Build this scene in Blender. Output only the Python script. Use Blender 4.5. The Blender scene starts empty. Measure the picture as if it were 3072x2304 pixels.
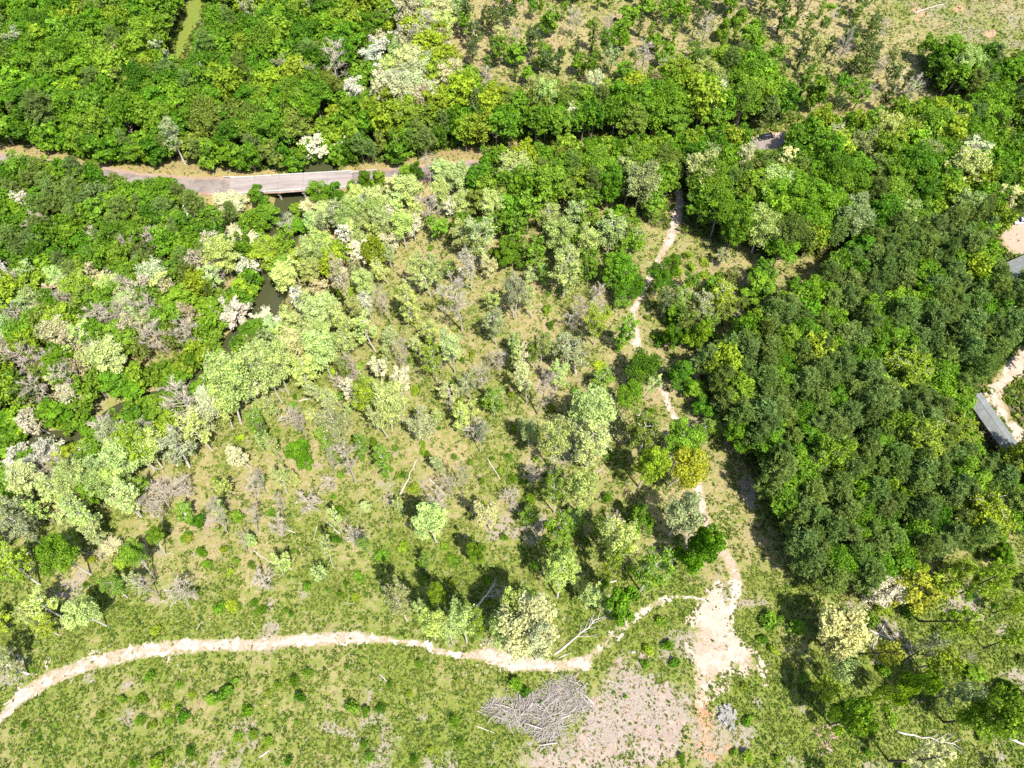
import bpy, math, random
import numpy as np
from mathutils import Vector, Matrix, Euler

R_ = math.radians
rng = np.random.default_rng(7)
random.seed(7)
scene = bpy.context.scene
COL = scene.collection

# ------------------------------------------------------------------ camera, sky, sun, exposure
ALT, PITCH, FPX, PW, PH = 170.0, 61.3, 2130.0, 3072, 2304
cd = bpy.data.cameras.new('camera')
cd.sensor_width = 36.0
cd.lens = FPX / PW * 36.0
cd.clip_start, cd.clip_end = 1.0, 20000.0
cam = bpy.data.objects.new('camera', cd)
COL.objects.link(cam)
cam.location = (0, 0, ALT)
cam.rotation_euler = (R_(90 - PITCH), 0, 0)
scene.camera = cam

SUN_EL, SHADOW_AZ = 62.0, -34.0          # shadows fall away from the camera and a little to the left
SUN_AZ = SHADOW_AZ + 180.0               # clockwise from +Y
world = bpy.data.worlds.new('World')
scene.world = world
world.use_nodes = True
wn = world.node_tree
sky = wn.nodes.new('ShaderNodeTexSky')
sky.sky_type = 'NISHITA'
sky.sun_disc = False
sky.sun_elevation = R_(SUN_EL)
sky.sun_rotation = R_(SUN_AZ)
bg = wn.nodes['Background']
bg.inputs['Strength'].default_value = 0.13
wn.links.new(sky.outputs['Color'], bg.inputs['Color'])
sd = bpy.data.lights.new('sun', 'SUN')
sd.energy = 4.6
sd.angle = R_(0.53)
sd.color = (1.0, 0.955, 0.88)
sun = bpy.data.objects.new('sun', sd)
COL.objects.link(sun)
sdir = Vector((math.sin(R_(SUN_AZ)) * math.cos(R_(SUN_EL)), math.cos(R_(SUN_AZ)) * math.cos(R_(SUN_EL)), math.sin(R_(SUN_EL))))
sun.rotation_euler = sdir.to_track_quat('Z', 'Y').to_euler()
sun.location = (60, -60, 220)
vs = scene.view_settings
vs.view_transform = 'Standard'
vs.look = 'None'
vs.gamma = 1.0
vs.use_curve_mapping = False
vs.exposure = 1.15
cy = scene.cycles
cy.max_bounces = 5
cy.diffuse_bounces = 3
cy.glossy_bounces = 2
cy.transmission_bounces = 4
cy.transparent_max_bounces = 4
cy.use_denoising = False
cy.sample_clamp_indirect = 6.0

# ------------------------------------------------------------------ photograph pixels -> places on the land
_p = R_(PITCH)
FWD = np.array([0, math.cos(_p), -math.sin(_p)])
UP = np.array([0, math.sin(_p), math.cos(_p)])
CAM = np.array([0, 0, ALT])


def at(px, py, z=0.0):
    d = FWD + np.array([1.0, 0, 0]) * (px - PW / 2) / FPX - UP * (py - PH / 2) / FPX
    return CAM + d * ((z - ALT) / d[2])


def proj(P):
    q = np.asarray(P, float) - CAM
    Z = q @ FWD
    return PW / 2 + FPX * q[..., 0] / Z, PH / 2 - FPX * (q @ UP) / Z, Z


TILE = dict(A=(0, 0), B=(760, 0), C=(1520, 0), D=(2272, 0), E=(0, 760), F=(760, 760), G=(1520, 760), H=(2272, 760),
            I=(0, 1504), J=(760, 1504), K=(1520, 1504), L=(2272, 1504))
ZS = 800 / 1659.0


def T(t, x, y):
    return TILE[t][0] + x * ZS, TILE[t][1] + y * ZS


def inpoly(px, py, poly):
    px, py = np.asarray(px, float), np.asarray(py, float)
    c = np.zeros(px.shape, bool)
    n = len(poly)
    for i in range(n):
        x0, y0 = poly[i]
        x1, y1 = poly[(i + 1) % n]
        if y0 == y1:
            continue
        m = ((y0 > py) != (y1 > py)) & (px < (x1 - x0) * (py - y0) / (y1 - y0) + x0)
        c ^= m
    return c


def ground_poly(poly, z=0.0):
    return [tuple(at(x, y, z)[:2]) for x, y in poly]


def dist_line(x, y, pts):
    """distance to a polyline, and the parameter (segment number + fraction)"""
    best = np.full(np.shape(x), 1e9)
    par = np.zeros(np.shape(x))
    for i in range(len(pts) - 1):
        ax, ay = pts[i][:2]
        bx, by = pts[i + 1][:2]
        L2 = (bx - ax) ** 2 + (by - ay) ** 2 + 1e-9
        t = np.clip(((x - ax) * (bx - ax) + (y - ay) * (by - ay)) / L2, 0, 1)
        d = np.hypot(x - ax - t * (bx - ax), y - ay - t * (by - ay))
        m = d < best
        best = np.where(m, d, best)
        par = np.where(m, i + t, par)
    return best, par


_lat = np.random.default_rng(99).random((256, 256))


def vnoise(x, y):
    xi, yi = np.floor(x).astype(int), np.floor(y).astype(int)
    fx, fy = x - xi, y - yi
    fx, fy = fx * fx * (3 - 2 * fx), fy * fy * (3 - 2 * fy)
    a, b = _lat[xi % 256, yi % 256], _lat[(xi + 1) % 256, yi % 256]
    c, d = _lat[xi % 256, (yi + 1) % 256], _lat[(xi + 1) % 256, (yi + 1) % 256]
    return (a * (1 - fx) + b * fx) * (1 - fy) + (c * (1 - fx) + d * fx) * fy


def fbm(x, y, s, o=4):
    v, a, t = 0, 1.0, 0
    for k in range(o):
        v = v + a * vnoise(x / s + 17.3 * k, y / s + 5.7 * k)
        t += a
        a *= 0.55
        s *= 0.5
    return v / t


def sstep(a, b, x):
    t = np.clip((x - a) / (b - a), 0, 1)
    return t * t * (3 - 2 * t)


# ------------------------------------------------------------------ the lie of the land
RIVER_PX = [(1290, -260), (1210, -60), (1165, 130), (1110, 300), (1040, 430), (960, 515), (895, 575), (880, 625), (835, 720), (805, 820), (795, 900),
            (755, 985), (690, 1065), (600, 1178), (434, 1225), (366, 1250), (246, 1330), (120, 1343), (10, 1380), (-150, 1440), (-420, 1500)]
RIVER = [tuple(at(x, y, -2.4)[:2]) for x, y in RIVER_PX]
ROAD_PX = [(-900, 380), (-420, 440), (-160, 468), (0, 487), (77, 502), (295, 528), (420, 552), (564, 562), (690, 563), (870, 553), (1054, 543), (1204, 533),
           (1290, 522), (1500, 503), (1800, 478), (2070, 455), (2240, 444), (2320, 432), (2430, 408), (2650, 378), (3072, 330), (3700, 270)]
ROAD = [tuple(at(x, y, 0.6)[:2]) for x, y in ROAD_PX]
WATER_Z = -2.8
BRX, BRY = at(868, 562, 0)[:2]


def gz(x, y):
    x, y = np.asarray(x, float), np.asarray(y, float)
    d, _ = dist_line(x, y, RIVER)
    d = d + 2.2 * (fbm(x, y, 9.0, 2) - 0.5) - 2.6 * np.exp(-(np.hypot(x - BRX, y - BRY) / 13.0) ** 2)
    base = 0.5 * (fbm(x, y, 60.0, 2) - 0.5) + 0.22 * (fbm(x, y, 4.0, 3) - 0.5)
    dr, _ = dist_line(x, y, ROAD)
    w = sstep(12.0, 5.5, dr)
    base = base * (1 - w) + 1.05 * w
    ch = sstep(9.5, 2.6, d)
    return base * (1 - ch) - 3.9 * ch


def gzf(x, y):
    return float(gz(np.array([x]), np.array([y]))[0])


# ------------------------------------------------------------------ helpers: objects, tags, meshes, materials
def tag(o, label=None, cat=None, group=None, kind=None):
    if label: o['label'] = label
    if cat: o['category'] = cat
    if group: o['group'] = group
    if kind: o['kind'] = kind
    return o


def empty(name, loc=(0, 0, 0), rz=0.0):
    o = bpy.data.objects.new(name, None)
    o.empty_display_size = 0.5
    o.location = loc
    o.rotation_euler = (0, 0, rz)
    COL.objects.link(o)
    return o


def link(name, me, parent=None):
    o = bpy.data.objects.new(name, me)
    COL.objects.link(o)
    if parent is not None:
        o.parent = parent
    return o


def np_mesh(name, V, F, mats, mi=None, smooth=False, attrs=None):
    """V (n,3), F list of arrays (m,k) of one k each"""
    me = bpy.data.meshes.new(name)
    Fs = [f for f in F if len(f)]
    nl = sum(f.size for f in Fs)
    nf = sum(len(f) for f in Fs)
    me.vertices.add(len(V))
    me.vertices.foreach_set('co', np.ascontiguousarray(V, np.float32).ravel())
    me.loops.add(nl)
    me.loops.foreach_set('vertex_index', np.concatenate([f.ravel() for f in Fs]).astype(np.int32))
    me.polygons.add(nf)
    cnt = np.concatenate([np.full(len(f), f.shape[1]) for f in Fs])
    me.polygons.foreach_set('loop_start', np.concatenate([[0], np.cumsum(cnt)[:-1]]).astype(np.int32))
    if mi is not None:
        me.polygons.foreach_set('material_index', np.asarray(mi, np.int32))
    me.update(calc_edges=True)
    me.polygons.foreach_set('use_smooth', np.full(nf, smooth))
    for m in mats:
        me.materials.append(m)
    for k, v in (attrs or {}).items():
        if v.ndim == 1:
            a = me.attributes.new(k, 'FLOAT', 'POINT')
            a.data.foreach_set('value', v.astype(np.float32))
        else:
            a = me.attributes.new(k, 'FLOAT_COLOR', 'POINT')
            c = np.ones((len(v), 4), np.float32)
            c[:, :3] = v
            a.data.foreach_set('color', c.ravel())
    return me


class MB:
    """collects boxes, tubes and prisms into one mesh"""
    def __init__(s):
        s.V, s.Q, s.T_, s.n = [], [], [], 0

    def add(s, V, Q=(), Tr=()):
        V = np.asarray(V, float)
        s.V.append(V)
        if len(Q): s.Q.append(np.asarray(Q) + s.n)
        if len(Tr): s.T_.append(np.asarray(Tr) + s.n)
        s.n += len(V)

    def box(s, c, d, M=None):
        x, y, z = [k / 2 for k in d]
        V = np.array([(-x, -y, -z), (x, -y, -z), (x, y, -z), (-x, y, -z), (-x, -y, z), (x, -y, z), (x, y, z), (-x, y, z)])
        if M is not None:
            V = V @ np.asarray(M).T
        s.add(V + np.asarray(c), [(0, 3, 2, 1), (4, 5, 6, 7), (0, 1, 5, 4), (1, 2, 6, 5), (2, 3, 7, 6), (3, 0, 4, 7)])

    def tube(s, P, r, sides=5, cap=True):
        P = np.asarray(P, float)
        r = np.broadcast_to(np.asarray(r, float), (len(P),))
        Tn = np.gradient(P, axis=0)
        Tn /= np.linalg.norm(Tn, axis=1)[:, None] + 1e-9
        a = np.array([0.0, 0, 1]) if abs(Tn[0][2]) < 0.8 else np.array([1.0, 0, 0])
        V = []
        for p, t, q in zip(P, Tn, r):
            u = np.cross(a, t); u /= np.linalg.norm(u) + 1e-9
            w = np.cross(t, u)
            for k in range(sides):
                an = 2 * math.pi * k / sides
                V.append(p + q * (math.cos(an) * u + math.sin(an) * w))
        Q = []
        for i in range(len(P) - 1):
            for k in range(sides):
                k2 = (k + 1) % sides
                Q.append((i * sides + k, i * sides + k2, (i + 1) * sides + k2, (i + 1) * sides + k))
        V.append(P[0]); V.append(P[-1])
        Tr = []
        if cap:
            e = (len(P) - 1) * sides
            for k in range(sides):
                k2 = (k + 1) % sides
                Tr.append((len(V) - 2, k2, k)); Tr.append((len(V) - 1, e + k, e + k2))
        s.add(V, Q, Tr)

    def mesh(s, name, mat, smooth=False):
        V = np.concatenate(s.V)
        F = []
        if s.Q: F.append(np.concatenate(s.Q))
        if s.T_: F.append(np.concatenate(s.T_))
        return np_mesh(name, V, F, [mat] if not isinstance(mat, list) else mat, smooth=smooth)

    def build(s, name, mat, parent=None, smooth=False):
        return link(name, s.mesh(name, mat, smooth), parent)


def nodes(name):
    m = bpy.data.materials.new(name)
    m.use_nodes = True
    nt = m.node_tree
    return m, nt, nt.nodes['Principled BSDF'], nt.nodes['Material Output']


def N(nt, typ, **kw):
    n = nt.nodes.new(typ)
    for k, v in kw.items():
        if k.startswith('i_'):
            n.inputs[k[2:].replace('_', ' ')].default_value = v
        else:
            setattr(n, k, v)
    return n


def noise(nt, scale, detail=5, rough=0.6, coord='Object'):
    tc = N(nt, 'ShaderNodeTexCoord')
    n = N(nt, 'ShaderNodeTexNoise')
    n.inputs['Scale'].default_value = scale
    n.inputs['Detail'].default_value = detail
    n.inputs['Roughness'].default_value = rough
    nt.links.new(tc.outputs[coord], n.inputs['Vector'])
    return n


def ramp(nt, src, stops):
    r = N(nt, 'ShaderNodeValToRGB')
    e = r.color_ramp.elements
    while len(e) < len(stops):
        e.new(0.5)
    for q, (p, c) in zip(e, stops):
        q.position = p
        q.color = (*c, 1) if len(c) == 3 else c
    nt.links.new(src, r.inputs['Fac'])
    return r


def simple_mat(name, c1, c2, scale=2.0, rough=0.85, bump=0.3, metallic=0.0, spec=0.3):
    m, nt, b, o = nodes(name)
    n = noise(nt, scale)
    r = ramp(nt, n.outputs['Fac'], [(0.3, c1), (0.7, c2)])
    nt.links.new(r.outputs['Color'], b.inputs['Base Color'])
    b.inputs['Roughness'].default_value = rough
    b.inputs['Metallic'].default_value = metallic
    b.inputs['Specular IOR Level'].default_value = spec
    if bump:
        bp = N(nt, 'ShaderNodeBump')
        bp.inputs['Strength'].default_value = bump
        n2 = noise(nt, scale * 4)
        nt.links.new(n2.outputs['Fac'], bp.inputs['Height'])
        nt.links.new(bp.outputs['Normal'], b.inputs['Normal'])
    return m


def leaf_mat(name, attr=None, trans=0.36):
    """foliage: the object's own colour (or a stored per-plant colour), leaf by leaf variation, light coming through"""
    m, nt, b, o = nodes(name)
    nt.nodes.remove(b)
    if attr:
        src = N(nt, 'ShaderNodeAttribute', attribute_name=attr).outputs['Color']
    else:
        src = N(nt, 'ShaderNodeObjectInfo').outputs['Color']
    ta = N(nt, 'ShaderNodeAttribute', attribute_name='tint')
    hsv = N(nt, 'ShaderNodeHueSaturation')
    mh = N(nt, 'ShaderNodeMapRange')
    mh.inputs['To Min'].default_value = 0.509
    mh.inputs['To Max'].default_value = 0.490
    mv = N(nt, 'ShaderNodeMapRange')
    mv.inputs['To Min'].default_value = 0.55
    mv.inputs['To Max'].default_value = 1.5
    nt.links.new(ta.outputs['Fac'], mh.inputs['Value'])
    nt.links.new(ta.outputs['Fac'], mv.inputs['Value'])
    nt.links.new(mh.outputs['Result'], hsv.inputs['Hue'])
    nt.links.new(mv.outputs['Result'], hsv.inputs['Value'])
    nt.links.new(src, hsv.inputs['Color'])
    d = N(nt, 'ShaderNodeBsdfDiffuse')
    t = N(nt, 'ShaderNodeBsdfTranslucent')
    nt.links.new(hsv.outputs['Color'], d.inputs['Color'])
    h2 = N(nt, 'ShaderNodeHueSaturation')
    h2.inputs['Hue'].default_value = 0.494
    h2.inputs['Saturation'].default_value = 1.1
    h2.inputs['Value'].default_value = 1.25
    nt.links.new(hsv.outputs['Color'], h2.inputs['Color'])
    nt.links.new(h2.outputs['Color'], t.inputs['Color'])
    mx = N(nt, 'ShaderNodeMixShader')
    mx.inputs['Fac'].default_value = trans
    nt.links.new(d.outputs[0], mx.inputs[1]); nt.links.new(t.outputs[0], mx.inputs[2])
    g = N(nt, 'ShaderNodeBsdfGlossy')
    g.inputs['Roughness'].default_value = 0.5
    g.inputs['Color'].default_value = (0.8, 0.85, 0.7, 1)
    m2 = N(nt, 'ShaderNodeMixShader')
    m2.inputs['Fac'].default_value = 0.015
    nt.links.new(mx.outputs[0], m2.inputs[1]); nt.links.new(g.outputs[0], m2.inputs[2])
    nt.links.new(m2.outputs[0], o.inputs['Surface'])
    return m


M_LEAF = leaf_mat('leaf_foliage')
M_LEAFV = leaf_mat('leaf_foliage_mass', attr='plantcol')
M_BARK = simple_mat('grey_bark', (0.16, 0.13, 0.10), (0.30, 0.26, 0.21), 1.5)
M_PALEBARK = simple_mat('pale_bark', (0.38, 0.34, 0.28), (0.60, 0.55, 0.47), 1.2)
M_PINEBARK = simple_mat('pine_bark', (0.11, 0.075, 0.055), (0.22, 0.15, 0.11), 1.5)
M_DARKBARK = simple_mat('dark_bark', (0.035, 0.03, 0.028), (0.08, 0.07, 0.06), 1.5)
M_TWIG = simple_mat('pale_twig', (0.30, 0.25, 0.185), (0.48, 0.42, 0.33), 0.8, bump=0)
M_DEAD = simple_mat('bleached_wood', (0.30, 0.255, 0.21), (0.48, 0.43, 0.38), 1.0)
M_BRUSH = simple_mat('weathered_brushwood', (0.22, 0.19, 0.165), (0.42, 0.375, 0.335), 0.6)
M_CONC = simple_mat('bridge_concrete', (0.24, 0.21, 0.185), (0.37, 0.33, 0.295), 0.35)
M_RUBBLE = simple_mat('rubble_concrete', (0.17, 0.16, 0.14), (0.30, 0.29, 0.26), 1.3)
M_ASPH = simple_mat('asphalt', (0.125, 0.105, 0.09), (0.25, 0.205, 0.175), 0.3)
M_STEEL = simple_mat('galvanised_steel', (0.55, 0.56, 0.56), (0.72, 0.73, 0.73), 1.0, rough=0.45, bump=0, metallic=0.3)

# ------------------------------------------------------------------ zones of the land (photo pixels) used for the soil and the planting
P_ULF = [(-120, -90), (1190, -90), (1150, 60), (1085, 200), (1060, 330), (960, 440), (860, 475), (700, 475), (600, 455), (545, 420), (430, 460), (330, 460), (200, 435), (100, 400), (-120, 380)]
P_LFD = [(-160, 505), (60, 528), (130, 522), (300, 540), (420, 578), (560, 592), (640, 606), (715, 622), (680, 720), (600, 800), (300, 830), (-160, 810)]
P_LTR = [(-200, 800), (300, 820), (600, 790), (720, 700), (760, 820), (720, 950), (650, 1080), (560, 1150), (440, 1195), (330, 1230), (150, 1310), (-200, 1400)]
P_EST = [(900, 640), (1000, 610), (1180, 570), (1270, 650), (1180, 720), (1120, 790), (1010, 830), (985, 950), (900, 1060), (800, 1110), (650, 1240), (470, 1380), (250, 1500), (80, 1580), (-60, 1640), (-160, 1500),
         (120, 1380), (260, 1355), (380, 1290), (620, 1215), (730, 1090), (850, 930), (860, 780)]
P_NRP = [(1130, 190), (1175, 70), (1250, 20), (1330, 40), (1345, 160), (1355, 250), (1330, 330), (1200, 320), (1120, 280)]
P_NRG = [(1175, -60), (1390, -60), (1360, 60), (1250, 60), (1190, 90)]
P_NMF = [(1080, 330), (1200, 335), (1350, 320), (1400, 250), (1500, 280), (1560, 300), (1550, 400), (1480, 400), (1380, 395), (1290, 430), (1200, 440), (1000, 468)]
P_MEF = [(1380, 535), (1470, 490), (1560, 455), (1560, 290), (1700, 270), (2000, 250), (2100, 190), (2240, 160), (2330, 250), (2500, 370), (2800, 330), (2950, 300), (3180, 290), (3180, 620), (2900, 620), (2700, 680),
         (2480, 720), (2330, 740), (2250, 700), (2050, 660), (1960, 640), (1900, 570), (1800, 560), (1600, 560), (1430, 600)]
P_CTR = [(1400, 610), (1800, 590), (1930, 700), (1880, 880), (1800, 820), (1600, 760), (1420, 720), (1200, 700)]
P_GRN = [(2010, 720), (2200, 760), (2340, 800), (2200, 980), (2080, 1040), (1980, 980), (1975, 820)]
P_UMS = [(1380, -60), (2560, -60), (2700, 180), (2800, 290), (2500, 350), (2330, 230), (2240, 130), (2080, 170), (1990, 230), (1700, 250), (1560, 260), (1400, 230), (1370, 100)]
P_TRE = [(2780, 120), (2900, 150), (3072, 190), (3180, 200), (3180, 295), (2950, 295), (2820, 220)]
P_TRF = [(2600, -80), (3300, -80), (3300, 180), (3060, 170), (2900, 140), (2760, 100)]
P_PIN = [(2100, 1050), (2180, 1020), (2420, 850), (2500, 780), (2720, 670), (2900, 620), (3230, 600), (3230, 1560), (2960, 1600), (2700, 1690), (2520, 1760), (2440, 1720), (2380, 1600), (2300, 1440), (2230, 1320), (2150, 1180)]
P_LRS = [(2460, 1850), (2700, 1740), (3180, 1560), (3180, 2380), (2500, 2380), (2420, 2100)]

KEEP = [  # places the photograph shows clear of crowns
    [(566, -20), (612, -20), (606, 50), (575, 105), (545, 165), (528, 190), (520, 150), (548, 80)],
    [(-40, 440), (60, 440), (85, 470), (115, 480), (180, 500), (80, 508), (-40, 492)],
    [(365, 525), (430, 522), (545, 485), (600, 515), (690, 530), (1050, 505), (1200, 495), (1310, 445), (1440, 445), (1440, 475), (1340, 500), (1280, 510), (1200, 540), (1060, 555), (930, 590), (915, 604), (892, 620),
     (884, 690), (850, 690), (840, 625), (850, 700), (822, 650), (806, 606), (690, 592), (600, 578), (560, 556), (480, 545), (370, 540)],
    [(2240, 424), (2300, 399), (2338, 403), (2325, 432), (2262, 440)],
    [(790, 805), (830, 800), (835, 860), (825, 925), (775, 925), (765, 880)],
    [(670, 1050), (710, 1045), (705, 1085), (670, 1075)],
    [(1120, 140), (1165, 120), (1160, 185), (1125, 185)],
    [(1960, 760), (1995, 690), (2010, 600), (2040, 585), (2060, 620), (2055, 700), (2010, 760), (1990, 840), (1940, 930), (1945, 1060), (1890, 1050), (1885, 940), (1925, 900), (1930, 830)],
    [(1950, 1150), (1985, 1140), (2050, 1270), (2080, 1290), (2060, 1310), (2010, 1250)],
    [(3090, 1010), (3010, 1095), (2968, 1165), (2950, 1200), (2905, 1262), (2975, 1352), (3032, 1322), (3090, 1290)],
    [(3090, 650), (3035, 668), (3012, 715), (3032, 755), (3015, 792), (3090, 800)],
]

M_MAIN = [('I', -60, 1420, 28), ('I', 0, 1350, 32), ('I', 130, 1215, 52), ('I', 300, 1108, 55), ('I', 500, 1030, 48), ('I', 700, 972, 50), ('I', 900, 930, 50), ('I', 1150, 903, 50), ('I', 1400, 895, 44), ('I', 1620, 896, 44),
          ('J', 250, 868, 44), ('J', 500, 852, 44), ('J', 650, 848, 42), ('J', 800, 862, 28), ('J', 950, 874, 20), ('J', 1080, 892, 22), ('J', 1150, 935, 26), ('J', 1300, 962, 20), ('J', 1450, 950, 52), ('J', 1550, 980, 58),
          ('K', 0, 990, 72), ('K', 130, 1010, 50), ('K', 300, 1022, 34), ('K', 480, 1008, 50)]
M_LINK = [('K', 480, 1000, 42), ('K', 570, 930, 34), ('K', 700, 800, 44), ('K', 850, 680, 26), ('K', 960, 620, 24), ('K', 1060, 592, 18), ('K', 1170, 600, 16), ('K', 1250, 620, 20)]
M_EASTLOW = [('K', 1225, 90, 34), ('K', 1290, 190, 36), ('K', 1335, 290, 40), ('K', 1400, 400, 40), ('K', 1440, 510, 38), ('K', 1420, 590, 34), ('K', 1385, 680, 22), ('K', 1350, 760, 24)]
M_EASTUP = [('K', 1225, 90, 30), ('G', 1180, 1380, 28), ('G', 1130, 1240, 28), ('G', 1060, 1050, 22), ('G', 990, 890, 22), ('G', 930, 800, 22), ('G', 860, 690, 22), ('G', 825, 610, 32), ('G', 800, 530, 38), ('G', 788, 400, 26),
            ('G', 800, 330, 24), ('G', 850, 250, 22), ('G', 885, 150, 22), ('G', 940, 60, 22), ('G', 965, 0, 22), ('C', 1010, 1500, 36), ('C', 1050, 1400, 42), ('C', 1080, 1250, 30), ('C', 1035, 1150, 20)]
P_SAND = [T('K', *p) for p in [(1200, 570), (1310, 515), (1370, 600), (1410, 700), (1370, 770), (1400, 810), (1500, 870), (1520, 940), (1590, 1000), (1600, 1150), (1500, 1060), (1410, 1050), (1340, 1090), (1290, 1150),
                                  (1290, 1250), (1190, 1270), (1140, 1120), (1135, 900), (1160, 760), (1125, 690), (1190, 640)]]
P_ORANGE = [T('K', *p) for p in [(1150, 1180), (1275, 1190), (1265, 1400), (1310, 1540), (1420, 1560), (1300, 1625), (1230, 1520), (1185, 1440), (1175, 1300)]]
P_DEBRIS = [T('K', *p) for p in [(540, 1290), (570, 1190), (690, 1000), (800, 960), (890, 1020), (830, 1160), (1000, 1150), (1140, 1170), (1160, 1290), (1120, 1480), (950, 1600), (600, 1720), (-150, 1720), (60, 1620), (200, 1560), (350, 1500), (520, 1400)]]
PILE_PX = [T('K', *p) for p in [(-140, 1240), (20, 1215), (160, 1190), (280, 1110), (400, 1080), (490, 1150), (530, 1290), (440, 1350), (370, 1400), (330, 1500), (230, 1540), (180, 1450), (80, 1430), (-60, 1380), (-150, 1320)]]
P_GRAYL = [T('I', *p) for p in [(1350, 1260), (1480, 1290), (1580, 1200), (1640, 1130), (1720, 1150), (1680, 1260), (1600, 1330), (1500, 1420), (1400, 1330)]]
P_GRAYJ = [T('J', *p) for p in [(580, 1160), (700, 1020), (800, 1010), (830, 1100), (720, 1240), (600, 1200)]]
P_PATCHL = [T('L', *p) for p in [(385, 1510), (480, 1440), (550, 1410), (565, 1460), (490, 1510), (470, 1560), (400, 1570)]]
P_PATCHI = [T('I', *p) for p in [(215, 985), (290, 945), (330, 960), (280, 1020), (225, 1030)]]
P_PATCHL2 = [T('L', *p) for p in [(660, 1290), (720, 1270), (790, 1290), (780, 1340), (700, 1330)]]
P_YARD = [(2990, 690), (3010, 655), (3140, 620), (3160, 800), (3050, 770), (3015, 755)]
P_DRIVE = [(3110, 1000), (3010, 1088), (2966, 1160), (2960, 1200), (2975, 1215), (3010, 1260), (3045, 1330), (3110, 1340), (3110, 1290), (3060, 1290), (3030, 1240), (3010, 1180), (3110, 1080)]


def line_of(spec):
    return [(*at(*T(t, x, y))[:2], w * ZS * (np.array([*at(*T(t, x, y))]) - CAM) @ FWD / FPX) for t, x, y, w in spec]


TRACKS = [line_of(s) for s in (M_MAIN, M_LINK, M_EASTLOW, M_EASTUP)]


def soft(x, y, G, r=3.5):
    m = 0.0
    for k in range(8):
        a = k * 2.399
        q = r * math.sqrt((k + .5) / 8)
        m = m + inpoly(x + q * math.cos(a), y + q * math.sin(a), G)
    return m / 8.0


def soil_masks(x, y):
    """green cover, grey debris, bare soil, woodland floor, orange clay at ground points"""
    px, py, _ = proj(np.stack([x, y, np.zeros_like(x)], -1))
    front = y > -60
    big = fbm(x, y, 22, 4)
    mid = fbm(x + 50, y, 6, 3)
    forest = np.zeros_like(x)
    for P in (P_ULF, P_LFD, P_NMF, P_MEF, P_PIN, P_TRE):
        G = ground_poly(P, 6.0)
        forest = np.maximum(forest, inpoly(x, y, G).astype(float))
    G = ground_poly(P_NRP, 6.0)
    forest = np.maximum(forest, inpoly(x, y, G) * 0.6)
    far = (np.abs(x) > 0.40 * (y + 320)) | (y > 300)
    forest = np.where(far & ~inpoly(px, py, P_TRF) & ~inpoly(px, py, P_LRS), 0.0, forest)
    beyond = ((np.abs(x) > 0.40 * (y + 320) + 25) | (y > 315) | (y < -40))
    green = 0.50 + 0.55 * (big - 0.5) + 0.5 * (mid - 0.5)
    green += 0.22 * sstep(65, 30, y)
    green += np.where(inpoly(px, py, P_LRS), 0.08, 0) + np.where(inpoly(px, py, P_TRF), 0.12, 0)
    lt = inpoly(px, py, P_LTR) | inpoly(px, py, P_EST)
    green -= np.where(lt, 0.12, 0)
    green -= np.where(inpoly(px, py, P_UMS), 0.04, 0)
    green = np.where(inpoly(px, py, KEEP[0]), 1.4, green)
    forest = np.where(inpoly(px, py, KEEP[0]) | inpoly(px, py, P_DRIVE) | inpoly(px, py, P_YARD), 0.0, forest)
    green = np.where(beyond, 1.5, green)
    debris = np.zeros_like(x)
    for P, k in ((P_DEBRIS, 1.35), (P_GRAYL, 0.75), (P_GRAYJ, 0.7), (PILE_PX, 0.9), (P_TRF, 0.5)):
        G = ground_poly(P)
        debris = np.maximum(debris, soft(x, y, G, 5.0) * k * (0.35 + 1.1 * fbm(x, y + 90, 5, 4)))
    debris = np.maximum(debris, 0.70 * sstep(0.565, 0.70, fbm(x + 300, y, 9, 4)) * sstep(140, 60, y))
    dirt = np.zeros_like(x)
    for L in TRACKS:
        d, par = dist_line(x, y, L)
        w = np.interp(par, np.arange(len(L)), [q[2] for q in L])
        dirt = np.maximum(dirt, sstep(w * 1.45, w * 0.6, d) * (0.70 if L is TRACKS[1] else 0.88))
    for P in (P_SAND, P_PATCHL, P_PATCHI, P_PATCHL2, P_YARD, P_DRIVE):
        dirt = np.maximum(dirt, soft(x, y, ground_poly(P), 3.0) * 0.95)
    clay = soft(x, y, ground_poly(P_ORANGE), 3.0) * 1.0
    clay = np.maximum(clay, inpoly(px, py, P_TRF) * 0.9 * sstep(0.6, 0.7, fbm(x + 77, y + 31, 8, 3)))
    dr, _ = dist_line(x, y, ROAD)
    verge = sstep(15, 9, dr)
    return np.clip(green, 0, 1.6), np.clip(debris, 0, 1), np.clip(dirt, 0, 1), forest, clay, verge


# ------------------------------------------------------------------ ground sheet out to the horizon
def spaced(a0, a1, step, far):
    inner = np.arange(a0, a1 + step / 2, step)
    out = [5, 12, 25, 50, 100, 200, 400, 900, 2000, far]
    return np.concatenate([[a0 - o for o in reversed(out)], inner, [a1 + o for o in out]])


gx = spaced(-250, 250, 0.9, 6000)
gy = spaced(-25, 320, 0.9, 6000)
GX, GY = np.meshgrid(gx, gy)
fx, fy = GX.ravel(), GY.ravel()
fz = gz(fx, fy)
nx, ny = len(gx), len(gy)
ii = (np.arange(ny - 1)[:, None] * nx + np.arange(nx - 1)[None, :]).ravel()
GF = np.stack([ii, ii + 1, ii + nx + 1, ii + nx], 1)
mk = soil_masks(fx, fy)


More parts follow.
